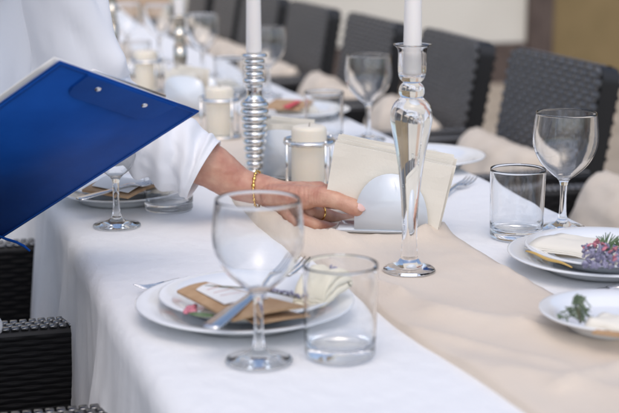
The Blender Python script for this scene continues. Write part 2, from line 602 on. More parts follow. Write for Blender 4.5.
def make_chair():
    """Faces +X; origin on the ground under the seat."""
    c = thing('wicker_armchair', '', 'chair', group='black wicker armchairs round the table')
    AW, TH, AH = 0.57, 0.055, 0.625             # overall width, arm thickness, arm height
    rbox('seat', -0.24, 0.235, -AW / 2 + TH + 0.003, AW / 2 - TH - 0.003, 0.30, 0.42, M['wicker_frame'], c, 0.012)
    Mz = Matrix.Translation
    seat_top = Mz((0, 0, 0.4215)) @ Matrix.Rotation(R(-90), 4, 'X') @ Mz((0, 0, -0.22))
    weave_part('seat_weave', 0.45, 0.44, seat_top @ Matrix.Identity(4), c)
    for s in (-1, 1):
        yc = s * (AW / 2 - TH / 2)
        arm = rbox('armrest', -0.25, 0.245, yc - TH / 2 + 0.002, yc + TH / 2 - 0.002, 0.17, AH, M['wicker_frame'], c, 0.012)
        for f in (-1, 1):                       # woven faces of the arm
            Mf = Mz((0, yc + f * (TH / 2 - 0.0015), 0.176)) @ Matrix.Rotation(0 if f < 0 else math.pi, 4, 'Z')
            weave_part('arm_weave', 0.488, AH - 0.185, Mf, arm, m='wicker_arm', pu=0.024, pv=0.0085, amp=0.0022)
        bm = bmesh.new()                        # flat strands wrapped over the arm top
        for q in range(36):
            for row in range(3):
                x_ = -0.243 + 0.0135 * q + (0.00675 if row % 2 else 0)
                if x_ + 0.011 > 0.244:
                    continue
                y_ = yc - TH / 2 + 0.0045 + row * 0.0157
                n0 = len(bm.verts)
                box(bm, x_, x_ + 0.0108, y_, y_ + 0.0140, AH - 0.002, AH + 0.0024)
        bmesh.ops.bevel(bm, geom=bm.edges[:], offset=0.0012, segments=1, affect='EDGES')
        o = obj('arm_top_weave', bm, M['wicker_top'], arm)
        o['kind'] = 'stuff'
        for x_ in (-0.22, 0.21):
            rbox('leg', x_ - 0.022, x_ + 0.022, yc - 0.022, yc + 0.022, 0, 0.1695, M['wicker_frame'], c, 0.004)
    # leaning back
    lean = Mz((-0.203, 0, 0.36)) @ Matrix.Rotation(R(-9.5), 4, 'Y')
    BW, BH, BT = 0.50, 0.507, 0.046
    bm = bmesh.new()
    rc = 0.036
    pts = [(-BW / 2, 0), (BW / 2, 0)]
    pts += [(BW / 2 - rc + rc * math.cos(a_ * math.pi / 16), BH - rc + rc * math.sin(a_ * math.pi / 16)) for a_ in range(9)]
    pts += [(-BW / 2 + rc + rc * math.cos(a_ * math.pi / 16), BH - rc + rc * math.sin(a_ * math.pi / 16)) for a_ in range(8, 17)]
    f0 = [bm.verts.new(lean @ Vector((0, y_, z_))) for y_, z_ in pts]
    f1 = [bm.verts.new(lean @ Vector((-BT, y_, z_))) for y_, z_ in pts]
    bm.faces.new(f0)
    bm.faces.new(f1[::-1])
    for q in range(len(pts)):
        bm.faces.new((f0[q], f1[q], f1[(q + 1) % len(pts)], f0[(q + 1) % len(pts)]))
    bk = obj('backrest', bm, M['wicker_frame'], c, smooth=False)
    Mb = lean @ Mz((-0.0005, 0, 0.003)) @ Matrix.Rotation(R(90), 4, 'Z')
    weave_part('back_weave', BW - 0.006, BH - 0.006, Mb, bk, pu=0.023, pv=0.0145, amp=0.0075, rc=0.034)
    Mb = lean @ Mz((-BT + 0.0005, 0, 0.003)) @ Matrix.Rotation(R(-90), 4, 'Z')
    weave_part('back_weave', BW - 0.006, BH - 0.006, Mb, bk, pu=0.023, pv=0.0145, amp=0.0075, rc=0.034)
    Mb = lean @ Mz((-BT / 2, 0, BH - 0.001)) @ Matrix.Rotation(R(90), 4, 'Z') @ Matrix.Rotation(R(-90), 4, 'X') @ Mz((0, 0, -0.021))
    weave_part('back_edge_weave', BW - 0.08, 0.042, Mb, bk, pu=0.0165, pv=0.021)
    return c
chair = make_chair()
def pillow_mesh(w, h, t, seed):
    V, Fc = [], []
    nu, nv = 30, 20
    for side in (1, -1):
        for j in range(nv + 1):
            for i in range(nu + 1):
                u, v = 2 * i / nu - 1, 2 * j / nv - 1
                f = (max(0, 1 - abs(u) ** 3.2) * max(0, 1 - abs(v) ** 3.0)) ** 0.42
                pin = 1 - 0.06 * (1 - v * v) * abs(u) ** 4 * 1.0
                wr = 0.006 * fbm(u * 3 + seed, v * 4, side * 2.0) * f + 0.004 * math.sin(9 * u + 5 * v + seed) * f * abs(v)
                V.append((side * (t / 2 * f + wr), u * w / 2 * (1 - 0.05 * (1 - abs(v))), v * h / 2 * pin + 0.008 * fbm(u * 2 + seed, v, 7) ))
    n = nu + 1
    off = n * (nv + 1)
    for s in (0, 1):
        for j in range(nv):
            for i in range(nu):
                a = s * off + j * n + i
                q = (a, a + 1, a + n + 1, a + n)
                Fc.append(q if s == 0 else q[::-1])
    edge = [i for i in range(n)] + [j * n + nu for j in range(1, nv + 1)] + [nv * n + i for i in range(nu - 1, -1, -1)] + [j * n for j in range(nv - 1, 0, -1)]
    for k in range(len(edge)):
        a, b = edge[k], edge[(k + 1) % len(edge)]
        Fc.append((a, a + off, b + off, b))
    return V, Fc
right_y = [2.42, 3.10, 3.74, 4.38, 5.02, 5.65, 6.28, 6.9]
right_dx = [0, 0, -0.02, -0.04, -0.06, -0.06, -0.06, -0.06]
right_names = [
    'black wicker armchair cut off by the right edge, nearest on the far side',
    'black wicker armchair standing right behind the large right wine glass',
    'black wicker armchair just right of the crystal candlestick',
    'black wicker armchair between the wine glass and the crystal candlestick',
    'black wicker armchair right of the ribbed silver candlestick',
    'black wicker armchair behind the white candle of the ribbed silver candlestick',
    'dim black wicker armchair second from the far end of the far side',
    'dim black wicker armchair at the far end of the far side']
cush_names = [
    'beige cushion cut off by the right edge of the picture',
    'beige cushion on the chair behind the large right wine glass',
    'beige cushion seen just right of the crystal candlestick',
    'beige cushion left of the crystal candlestick behind a wine glass',
    'plump beige cushion right of the ribbed silver candlestick',
    'beige cushion left of the ribbed silver candlestick',
    'blurred beige cushion on the second chair from the far end',
    'blurred beige cushion on the farthest chair']
for i, y in enumerate(right_y):
    rz = math.pi + R(random.uniform(-3, 3))
    place(chair, (1.272 + right_dx[i] + random.uniform(-0.008, 0.008), y, 0), rz, right_names[i])
    V, Fc = pillow_mesh(0.465, 0.24, 0.15, i * 3.3)
    Mp = Matrix.Translation((1.272 + right_dx[i], y + random.uniform(-0.015, 0.015), 0)) @ Matrix.Rotation(rz, 4, 'Z') @ Matrix.Translation((-0.125, 0, 0.545)) @ Matrix.Rotation(R(-24), 4, 'Y') @ Matrix.Rotation(R(random.uniform(-3, 3)), 4, 'X')
    cu = pyobj('cushion', V, Fc, M['cushion'])
    cu.matrix_world = Mp
    tag(cu, cush_names[i], 'cushion', 'beige cushions on the armchairs')
left_y = [(1.345, 'black wicker armchair at the lower left corner, nearest to the viewer'),
          (2.245, 'black wicker armchair on the near side below the blue clipboard')]
for y, lb in left_y:
    place(chair, (0.027, y, 0), R(-1.0), lb)
# cloths lying over the near arms
def draped_cloth(loc, rz, w, l, label):
    V, Fc = [], []
    nx, ny = 16, 16
    for j in range(ny + 1):
        for i in range(nx + 1):
            u, v = i / nx - 0.5, j / ny - 0.5
            x, y = u * w, v * l
            over = max(0, abs(y) - 0.026)
            yy = math.copysign(min(abs(y), 0.026) + 0.14 * over, y) if over > 0 else y
            z = -over * 0.97 + 0.004 * fbm(u * 5 + loc[1], v * 5) + 0.003
            V.append((x + 0.25 * y, yy * 1.12, z))
    for j in range(ny):
        for i in range(nx):
            a = j * (nx + 1) + i
            Fc.append((a, a + 1, a + nx + 2, a + nx + 1))
    o = pyobj('folded_cloth', V, Fc, M['cloth'])
    o.location = loc
    o.rotation_euler = (0, 0, rz)
    s = o.modifiers.new('s', 'SOLIDIFY')
    s.thickness = 0.006
    s.offset = 1
    tag(o, label, 'cloth')
draped_cloth((0.075, 1.985, 0.629), R(20), 0.11, 0.10, 'small white cloth over the arm of the near wicker chair')

# ------------------------------------------------------------------ glassware
def wine_glass(label):
    t = thing('wine_glass', label, 'glass', group='empty wine glasses on the table')
    outer = [(0.0052, 0.066), (0.0085, 0.0745), (0.020, 0.084), (0.0345, 0.0985), (0.0445, 0.117), (0.0475, 0.134), (0.0465, 0.153), (0.0440, 0.1735)]
    outer = spline(outer, 5)
    inner = [(max(0.0, r - 0.0014 - 0.0012 * (1 - i / len(outer))), z) for i, (r, z) in enumerate(outer)]
    inner = [(r, z) for r, z in inner if z > 0.0790]
    prof = outer + [(0.0436, 0.1743), (0.0430, 0.1740)] + inner[::-1] + [(0.010, 0.0775), (0.0, 0.0765)]
    bm = bmesh.new(); lathe(bm, prof, 64); obj('bowl', bm, M['glass'], t)
    stem = spline([(0.0088, 0.0125), (0.0060, 0.021), (0.0050, 0.033), (0.0047, 0.05), (0.0052, 0.066)], 5)
    bm = bmesh.new(); lathe(bm, stem, 32); o = obj('stem', bm, M['glass'], t)
    foot = [(0.0, 0.0004), (0.030, 0.0004), (0.0345, 0.0008), (0.0356, 0.0020), (0.0346, 0.0034), (0.028, 0.0050), (0.018, 0.0075), (0.0125, 0.0100), (0.0088, 0.0125)]
    bm = bmesh.new(); lathe(bm, foot, 64); obj('foot', bm, M['glass'], t)
    for ch in t.children:                       # consistent outward normals for open shells
        fix_outward(ch)
    return t
def fix_outward(o):
    """Lathe pieces of one glass body: make every face point out of the glass."""
    me = o.data
    if o.name.startswith('stem'):
        flip = [p.index for p in me.polygons if p.normal.xy.dot(p.center.xy) < 0]
        if len(flip) > len(me.polygons) / 2:
            me.flip_normals()
    elif o.name.startswith('foot'):
        low = [p for p in me.polygons if p.center.z < 0.0006]
        if low and low[0].normal.z > 0:
            me.flip_normals()
    elif o.name.startswith('bowl') or o.name.startswith('glass_wall'):
        zmid = [p for p in me.polygons]
        far = max(zmid, key=lambda p: p.center.xy.length)
        if far.normal.xy.dot(far.center.xy) < 0:
            me.flip_normals()
def tumbler(label):
    t = thing('tumbler', label, 'glass', group='straight glass tumblers on the table')
    prof = [(0.0, 0.0006), (0.033, 0.0006), (0.0365, 0.0016), (0.0378, 0.005), (0.0382, 0.02), (0.0388, 0.05), (0.0398, 0.0995), (0.0394, 0.1008), (0.0386, 0.1002),
            (0.0374, 0.05), (0.0366, 0.022), (0.0352, 0.0155), (0.030, 0.0130), (0.0, 0.0120)]
    bm = bmesh.new(); lathe(bm, densify(prof), 72); fix_outward(obj('glass_wall', bm, M['glass'], t))
    return t
wg = wine_glass('')
tg = tumbler('')
def at(x, y, z=T + 0.0018):
    return pz(x, y, z)
for (x, y), lb in [
        ((259, 361), 'largest empty wine glass in front of the near plate'),
        ((562, 229), 'empty wine glass standing at the right table edge beside a plate'),
        ((368, 140), 'empty wine glass left of the crystal candlestick at the far edge'),
        ((117, 226), 'wine glass on the left with its bowl hidden by the blue clipboard'),
        ((268, 97), 'blurred wine glass behind the ribbed silver candlestick'),
        ((203, 77), 'blurred wine glass right of the antique candlestick'),
        ((160, 62), 'blurred wine glass behind the far pillar candle'),
        ((128, 60), 'blurred wine glass between the person and the far pillar candle')]:
    place(wg, at(x, y), 0, lb)
for (x, y), lb in [
        ((340, 355), 'largest glass tumbler, right of the near wine glass'),
        ((516, 237), 'glass tumbler on the right beside the stacked plates'),
        ((169, 210), 'glass tumbler on the left below the white shirt cuff'),
        ((324, 141), 'glass tumbler behind the napkin holder and the pillar candle'),
        ((230, 98), 'blurred glass tumbler left of the ribbed silver candlestick'),
        ((137, 78), 'blurred glass tumbler just right of the white sleeve')]:
    place(tg, at(x, y), 0, lb)

# ------------------------------------------------------------------ plates
def plate_bm(r):
    bm = bmesh.new()
    prof = [(0, 0.004), (r * 0.55, 0.004), (r * 0.60, 0.001), (r * 0.63, 0.001), (r * 0.66, 0.005), (r * 0.74, 0.011), (r * 0.98, 0.0185), (r, 0.0200), (r * 0.997, 0.0214),
            (r * 0.98, 0.0218), (r * 0.76, 0.0155), (r * 0.68, 0.0098), (r * 0.62, 0.0075), (0, 0.0070)]
    lathe(bm, prof, 72)
    return bm
def plate(name, loc, r, label, lift=0.0018):
    o = obj(name, plate_bm(r), M['porcelain'])
    o.location = (loc[0], loc[1], T + lift)
    o.rotation_euler = (R(random.uniform(-0.6, 0.6)), R(random.uniform(-0.6, 0.6)), 0)
    return tag(o, label, 'plate', 'white plates of the place settings')
STACK = 0.0068
def sheet(name, corners, thick, m, label=None, cat=None, parent=None, bend=0.0, n=8):
    """Four corners (ring order) -> a slightly bent sheet with thickness."""
    a, b, c, d = [Vector(q) for q in corners]
    nrm = (b - a).cross(d - a).normalized()
    if nrm.z < 0:
        nrm = -nrm
    V, Fc = [], []
    for s in (0, 1):
        for j in range(n + 1):
            for i in range(n + 1):
                u, v = i / n, j / n
                p = a.lerp(b, u).lerp(d.lerp(c, u), v)
                V.append(p + nrm * (s * thick + bend * math.sin(math.pi * u) * math.sin(math.pi * (0.2 + 0.6 * v))))
    k = n + 1
    o_ = k * k
    for s in (0, 1):
        for j in range(n):
            for i in range(n):
                q = (s * o_ + j * k + i, s * o_ + j * k + i + 1, s * o_ + (j + 1) * k + i + 1, s * o_ + (j + 1) * k + i)
                Fc.append(q)
    ed = [i for i in range(n)] + [j * k + n for j in range(n)] + [n * k + i for i in range(n, 0, -1)] + [j * k for j in range(n, 0, -1)]
    for q in range(len(ed)):
        e1, e2 = ed[q], ed[(q + 1) % len(ed)]
        Fc.append((e1, e2, e2 + o_, e1 + o_))
    bmx = bmesh.new()
    me = bpy.data.meshes.new(name)
    me.from_pydata([tuple(v) for v in V], [], Fc)
    bmx.from_mesh(me)
    bmesh.ops.recalc_face_normals(bmx, faces=bmx.faces)
    bmx.to_mesh(me)
    bmx.free()
    o = link_mesh(name, me, m, parent, smooth=False)
    if label:
        tag(o, label, cat)
    return o
def sprig(p0, p1, label, sag=0.0, buds=16, start=0.55, size=0.0024, lift=0.004, seed=1):
    rnd = random.Random(seed)
    p0, p1 = Vector(p0), Vector(p1)
    t = thing('lavender_sprig', label, 'lavender', group='lavender sprigs on the plates')
    pts = [p0.lerp(p1, k / 8) + Vector((0, 0, lift * math.sin(math.pi * k / 8) - sag * k / 8)) for k in range(9)]
    bm = bmesh.new(); tube(bm, pts, [0.0009] * 9, 6); obj('stalk', bm, M['stem'], t)
    bm = bmesh.new()
    for k in range(buds):
        s = start + (1 - start) * k / (buds - 1)
        c = p0.lerp(p1, s) + Vector((0, 0, lift * math.sin(math.pi * s) - sag * s + 0.002))
        c += Vector((rnd.uniform(-1, 1), rnd.uniform(-1, 1), rnd.uniform(-0.3, 1))) * size
        d = Vector((rnd.uniform(-1, 1), rnd.uniform(-1, 1), rnd.uniform(-0.2, 1))).normalized()
        capsule(bm, c, c + d * size * 0.9, size * 0.6, size * 0.35, 7, 2)
    o = obj('buds', bm, M['lavender'], t)
    return t
def fork(tip, end, label, up=Vector((0, 0, 1)), m='steel'):
    """A table fork from handle end to tine tips."""
    tip, end = Vector(tip), Vector(end)
    L = (tip - end).length
    X = (tip - end).normalized()
    Yv = up.cross(X).normalized()
    Zv = X.cross(Yv)
    t = thing('fork', label, 'fork', group='steel cutlery')
    def P(x, y, z):
        return end + X * x + Yv * y + Zv * z
    # handle and neck: a swept flat section
    sec = [(0, 0.0085, 0), (0.006, 0.0105, 0), (0.03, 0.0098, 0.001), (0.07, 0.0068, 0.002), (0.105, 0.0036, 0.004), (0.125, 0.0034, 0.006), (0.137, 0.0080, 0.004), (0.146, 0.0118, 0.002)]
    sc = L / 0.195
    V, Fc = [], []
    for x, wv, z in sec:
        for (dy, dz) in ((-1, -0.0008), (-0.6, -0.0015), (0.6, -0.0015), (1, -0.0008), (1, 0.0008), (0.6, 0.0016), (-0.6, 0.0016), (-1, 0.0008)):
            V.append(P(x * sc, dy * wv, z + dz))
    for k in range(len(sec) - 1):
        for i in range(8):
            Fc.append((k * 8 + i, k * 8 + (i + 1) % 8, k * 8 + 8 + (i + 1) % 8, k * 8 + 8 + i))
    Fc.append(tuple(range(7, -1, -1)))
    Fc.append(tuple((len(sec) - 1) * 8 + i for i in range(8)))
    pyobj('handle', V, Fc, M[m], t)
    for k in range(4):
        y0 = -0.0098 + 0.0065 * k
        bm = bmesh.new()
        tube(bm, [P(0.144 * sc, y0, 0.0022), P(0.158 * sc, y0, 0.0012), P(0.178 * sc, y0 * 0.97, 0.002), P(0.195 * sc, y0 * 0.93, 0.006)], [0.0017, 0.0016, 0.0014, 0.0006], 6)
        obj('tine', bm, M[m], t)
    return t
def knife(tip, end, label, up=Vector((0, 0, 1))):
    tip, end = Vector(tip), Vector(end)
    L = (tip - end).length
    X = (tip - end).normalized()
    Yv = up.cross(X).normalized()
    Zv = X.cross(Yv)
    t = thing('table_knife', label, 'knife', group='steel cutlery')
    def build(name, sec):
        V, Fc = [], []
        for x, y0, y1, hh in sec:
            ym = (y0 + y1) / 2
            for (y, z) in ((y0, -hh * 0.4), (ym, -hh), (y1, -hh * 0.4), (y1, hh * 0.4), (ym, hh), (y0, hh * 0.4)):
                V.append(end + X * (x * L) + Yv * y + Zv * z)
        for k in range(len(sec) - 1):
            for i in range(6):
                Fc.append((k * 6 + i, k * 6 + (i + 1) % 6, k * 6 + 6 + (i + 1) % 6, k * 6 + 6 + i))
        Fc.append(tuple(range(5, -1, -1)))
        Fc.append(tuple((len(sec) - 1) * 6 + i for i in range(6)))
        pyobj(name, V, Fc, M['steel'], t)
    build('handle', [(0, -0.008, 0.008, 0.002), (0.02, -0.010, 0.010, 0.003), (0.2, -0.008, 0.008, 0.003), (0.44, -0.0055, 0.0055, 0.0028)])
    build('blade', [(0.442, -0.005, 0.006, 0.0015), (0.5, -0.006, 0.0095, 0.0011), (0.85, -0.006, 0.0105, 0.0009), (0.96, -0.004, 0.007, 0.0008), (1.0, 0.003, 0.0045, 0.0006)])
    return t
def soft_napkin(corners, label, m, height=0.010, seed=1.0, edge=None):
    """Folded napkin: a soft slab, several layers, slightly puffed."""
    a, b, c, d = [Vector(q) for q in corners]
    t = thing('napkin', label, 'napkin', group='folded cream napkins on the plates')
    for layer in range(3):
        n = 12
        V, Fc = [], []
        ins = 0.02 * layer
        for s in (0, 1):
            for j in range(n + 1):
                for i in range(n + 1):
                    u, v = i / n, j / n
                    uu, vv = ins + (1 - 2 * ins) * u, ins * 0.4 + (1 - ins * 0.8) * v
                    p = a.lerp(b, uu).lerp(d.lerp(c, uu), vv)
                    puff = 0.35 + 0.65 * math.sin(math.pi * u) ** 0.5
                    p = p + Vector((0, 0, height / 3 * (layer + s * 0.85) * puff + 0.003 * fbm(uu * 3 + seed, vv * 3, seed)))
                    V.append(p)
        k = n + 1
        o_ = k * k
        for s in (0, 1):
            for j in range(n):
                for i in range(n):
                    q = (s * o_ + j * k + i, s * o_ + j * k + i + 1, s * o_ + (j + 1) * k + i + 1, s * o_ + (j + 1) * k + i)
                    Fc.append(q if s else q[::-1])
        ed = [i for i in range(n)] + [j * k + n for j in range(n)] + [n * k + i for i in range(n, 0, -1)] + [j * k for j in range(n, 0, -1)]
        for q in range(len(ed)):
            e1, e2 = ed[q], ed[(q + 1) % len(ed)]
            Fc.append((e1, e2, e2 + o_, e1 + o_))
        pyobj('napkin_layer', V, Fc, M[m] if not (edge and layer == 0) else M[edge], t)
    return t

# --- near setting
c = pz(246, 318)
plate('charger_plate', c, 0.128, 'wide white plate under the near setting, left of the big tumbler')
c2 = pz(248, 316)
plate('dinner_plate', c2, 0.104, 'smaller white plate stacked on the wide near plate', 0.0018 + STACK)
zt = T + 0.036
kc = [pz(177, 293, zt), pz(206, 284, zt + 0.004), pz(303, 308, zt + 0.006), pz(233, 322, zt)]
env = sheet('kraft_envelope', kc, 0.003, M['kraft'], 'brown kraft envelope lying open on the near plate', 'envelope', bend=0.003)
kc2 = [q + Vector((0.004, -0.006, -0.0065)) for q in (kc[1].lerp(kc[0], 0.35), kc[1].lerp(kc[2], 0.0), kc[2] + Vector((0.002, 0.004, -0.004)), kc[3].lerp(kc[2], 0.25))]
sheet('flap', kc2, 0.0018, M['kraft'], parent=env, bend=0.002)
mc = [kc[0].lerp(kc[2], 0.16), kc[1].lerp(kc[3], 0.14), kc[2].lerp(kc[0], 0.26), kc[3].lerp(kc[1], 0.30)]
card = sheet('menu_card', [q + Vector((0, 0, 0.0062)) for q in mc], 0.0008, M['paper'], 'small white card with pink handwriting inside the kraft envelope', 'card', bend=0.002)
for k, v in enumerate((0.25, 0.45, 0.65)):
    a = mc[0].lerp(mc[3], v); b = mc[1].lerp(mc[2], v)
    bm = bmesh.new()
    pts = []
    for i in range(40):
        s = 0.18 + 0.6 * i / 39
        pts.append(a.lerp(b, s) + (mc[3] - mc[0]) * (0.012 * math.sin(i * 2.7 + k)) + Vector((0, 0, 0.0092)))
    tube(bm, pts, 0.00022, 5)
    obj('handwriting', bm, M['ink'], card)
soft_napkin([pz(292, 306, zt - 0.012), pz(318, 279, zt - 0.008), pz(354, 285, zt + 0.004), pz(322, 308, zt - 0.010)], 'pale yellow napkin on the near plate seen through the big tumbler', 'napkin_soft', 0.030, 2.0)
soft_napkin([pz(194, 316, zt - 0.012), pz(226, 303, zt - 0.012), pz(300, 310, zt - 0.013), pz(262, 323, zt - 0.014)], 'cream napkin tucked under the kraft envelope on the near plate', 'napkin', 0.006, 5.0)
bm = bmesh.new()
for k, (x, y) in enumerate(((190, 308), (193, 311), (187, 311), (194, 307))):
    p = pz(x, y, T + 0.030)
    ellipsoid(bm, p, (0.0055, 0.002 * k, 0), (0, 0.005, 0.001), (0, 0, 0.0025), 10)
fl = thing('flower', 'pink flower with a green leaf under the kraft envelope', 'flower', pz(191, 309, T + 0.03))
o = obj('petals', bm, M['pink'], fl); o.location = -fl.location
bm = bmesh.new()
a, b = pz(188, 313, T + 0.030), pz(215, 316, T + 0.031)
ellipsoid(bm, (a + b) / 2, (b - a) / 2, Vector((b - a).cross(Vector((0, 0, 1)))).normalized() * 0.006, (0, 0, 0.002), 12)
o = obj('leaf', bm, M['leaf'], fl); o.location = -fl.location
fork(pz(303, 261, T + 0.052), pz(209, 328, T + 0.040), 'steel fork lying across the near plate')
fork(pz(137, 291, T + 0.006), pz(250, 272, T + 0.006), 'steel fork with only its tips showing left of the near plate')
sprig(pz(205, 286, zt + 0.010), pz(302, 299, zt + 0.012), 'lavender sprig lying across the kraft envelope', seed=3, buds=46, start=0.5)
sprig(pz(352, 287, zt + 0.004), pz(331, 270, zt + 0.022), 'lavender sprig on the napkin, seen in the big tumbler', seed=5, buds=26, start=0.5)

# --- left setting behind the clipboard
c = pz(121, 201)
plate('charger_plate', c, 0.108, 'wide white plate at left behind the blue clipboard')
plate('dinner_plate', c + Vector((0.002, 0.003, 0)), 0.090, 'smaller white plate at left, stacked behind the blue clipboard', 0.0018 + STACK)
sheet('kraft_envelope', [pz(82, 192, T + 0.036), pz(110, 178, T + 0.038), pz(158, 186, T + 0.037), pz(128, 199, T + 0.036)], 0.004, M['kraft'], 'brown kraft envelope on the left plate behind the clipboard', 'envelope', bend=0.003)
sheet('menu_card', [pz(92, 186, T + 0.0435), pz(108, 175, T + 0.046), pz(150, 182, T + 0.0445), pz(128, 193, T + 0.0435)], 0.001, M['paper'], 'white card on the kraft envelope of the left plate', 'card', bend=0.003)
fork(pz(158, 182, T + 0.049), pz(78, 199, T + 0.037), 'steel fork lying on the left plate behind the clipboard')
soft_napkin([pz(140, 193, T + 0.027), pz(150, 182, T + 0.027), pz(176, 184, T + 0.027), pz(168, 194, T + 0.027)], 'cream napkin on the left plate beside the shirt sleeve', 'napkin', 0.012, 3.0)

# --- right setting
c = pz(604, 268)
plate('charger_plate', c, 0.128, 'wide white plate at the right edge under the flowers')
c = pz(606, 267)
plate('dinner_plate', c, 0.108, 'smaller white plate at the right edge holding napkin and flowers', 0.0018 + STACK)
zt2 = T + 0.026
soft_napkin([pz(524, 248, zt2), pz(572, 240, zt2), pz(640, 252, zt2), pz(630, 268, zt2)], 'cream napkin with a mustard edge on the right plate', 'napkin', 0.014, 1.0)
a, b = pz(526, 251, zt2 + 0.004), pz(572, 267, zt2 + 0.003)
bm = bmesh.new()
pts = [a.lerp(b, k / 10) + Vector((0, 0, 0.001 * math.sin(k))) for k in range(11)]
tube(bm, pts, [0.0007 + 0.0014 * math.sin(math.pi * (0.1 + 0.85 * k / 10)) for k in range(11)], 8)
tag(obj('mustard_ribbon', bm, M['ochre_print']), 'mustard yellow edging along the napkin on the right plate', 'ribbon')
bq = thing('bouquet', 'little bouquet of lavender and pink flowers on the right plate', 'flowers', pz(600, 262, zt2 + 0.012))
def bouquet_part(name, m, fn):
    bm = bmesh.new(); fn(bm)
    o = obj(name, bm, m, bq); o.location = -bq.location
    return o
rb = random.Random(11)
def lav_clump(bm):
    for k in range(150):
        p = pz(583 + rb.random() * 42, 246 + rb.random() * 22, zt2 + 0.016 + rb.random() * 0.022)
        d = Vector((rb.uniform(-1, 1), rb.uniform(-1, 1), rb.uniform(0, 1))).normalized()
        capsule(bm, p, p + d * 0.004, 0.0022, 0.0014, 7, 2)
bouquet_part('lavender_buds', M['lavender'], lav_clump)
def petals(bm):
    for k in range(26):
        x, y = rb.choice(((588, 247), (596, 244), (603, 246), (613, 250), (616, 258)))
        p = pz(x + rb.uniform(-4, 4), y + rb.uniform(-3, 3), zt2 + 0.028 + rb.random() * 0.012)
        d = Vector((rb.uniform(-1, 1), rb.uniform(-1, 1), rb.uniform(0.1, 1))).normalized() * 0.0042
        e = d.cross(Vector((0.3, 0.2, 1))).normalized() * 0.0032
        ellipsoid(bm, p, d, e, d.cross(e).normalized() * 0.001, 8)
bouquet_part('petals', M['pink'], petals)
def leaves(bm):
    for k in range(34):
        p = pz(598 + rb.random() * 24, 240 + rb.random() * 22, zt2 + 0.016 + rb.random() * 0.02)
        d = Vector((rb.uniform(-1, 1), rb.uniform(-1, 1), rb.uniform(0.1, 1))).normalized() * 0.009
        e = d.cross(Vector((0.3, 0.5, 1))).normalized() * 0.0018
        ellipsoid(bm, p, d, e, d.cross(e).normalized() * 0.0007, 8)
    for k in range(12):
        p = pz(608 + rb.uniform(-4, 4), 250, zt2 + 0.03)
        q = pz(596 + k * 2.4, 233 + abs(k - 6) * 0.8 + rb.uniform(-2, 2), zt2 + 0.045)
        tube(bm, [p, (p + q) / 2 + Vector((0, 0, 0.002)), q], [0.0010, 0.0009, 0.0005], 5)
bouquet_part('leaves', M['leaf'], leaves)
knife(pz(540, 299, T + 0.006), pz(660, 280, T + 0.008), 'steel knife lying between the two right plates')
fork(pz(472, 180, T + 0.0055), pz(425, 205, T + 0.0055), 'steel fork on the white cloth behind the napkin holder')
# --- lower right setting
c = pz(616, 338)
plate('side_plate', c, 0.086, 'small white plate cut off at the lower right edge', 0.012)
soft_napkin([pz(584, 326, T + 0.034), pz(606, 317, T + 0.034), pz(650, 322, T + 0.034), pz(640, 336, T + 0.034)], 'cream napkin on the plate at the lower right edge', 'napkin', 0.008, 4.0)
sheet('kraft_card', [pz(592, 334, T + 0.030), pz(612, 324, T + 0.034), pz(650, 328, T + 0.034), pz(640, 340, T + 0.030)], 0.003, M['kraft'], 'brown card on the plate at the lower right edge', 'card')
hb = thing('herb_sprig', 'grey green herb sprig standing on the lower right plate', 'herb', pz(578, 322, T + 0.034))
def herb(bm):
    base = pz(580, 322, T + 0.030)
    for k in range(90):
        t_ = rb.random()
        s_ = 0.010 * (1 - 0.5 * t_)
        p = base + Vector((rb.uniform(-1, 1) * s_, rb.uniform(-1, 1) * s_, 0.004 + 0.024 * t_)) + RT * (-0.008 if rb.random() < 0.3 else 0.0) * (1 - t_) * 2
        d = Vector((rb.uniform(-1, 1), rb.uniform(-1, 1), rb.uniform(0.0, 1))).normalized() * 0.0048
        e = d.cross(Vector((0.3, 0.5, 1))).normalized() * 0.0022
        ellipsoid(bm, p, d, e, d.cross(e).normalized() * 0.0008, 8)
bm = bmesh.new(); herb(bm); o = obj('leaves', bm, M['sage'], hb); o.location = -hb.location
bm = bmesh.new(); tube(bm, [pz(580, 323, T + 0.030), pz(579, 316, T + 0.046), pz(578, 309, T + 0.062)], 0.001, 6); o = obj('stalk', bm, M['stem'], hb); o.location = -hb.location

# --- far settings on the far side and beyond
def far_setting(x, y, side, lb):
    plate('dinner_plate', pz(x, y + 6), 0.12, 'blurred white plate ' + lb)
    p = pz(x, y, T + 0.021)
    soft_napkin([p + Vector((-0.05, -0.03, 0)), p + Vector((0.04, -0.04, 0)), p + Vector((0.055, 0.03, 0)), p + Vector((-0.04, 0.04, 0))], 'blurred cream napkin on the plate ' + lb, 'napkin', 0.014, x)
far_setting(297, 112, 1, 'behind the ribbed silver candlestick')
far_setting(222, 86, 1, 'near the antique candlestick foot')
far_setting(150, 70, 1, 'behind the far pillar candle')
far_setting(420, 160, 1, 'behind the napkin holder')
sheet('kraft_envelope', [pz(262, 109, T + 0.034), pz(276, 100, T + 0.036), pz(312, 102, T + 0.036), pz(300, 111, T + 0.034)], 0.003, M['kraft'], 'brown envelope on the plate behind the ribbed candlestick', 'envelope')
sheet('red_ribbon', [pz(283, 107, T + 0.042), pz(297, 101, T + 0.044), pz(301, 102, T + 0.044), pz(288, 109, T + 0.042)], 0.002, M['red_card'], 'short red ribbon on the plate behind the ribbed candlestick', 'ribbon')

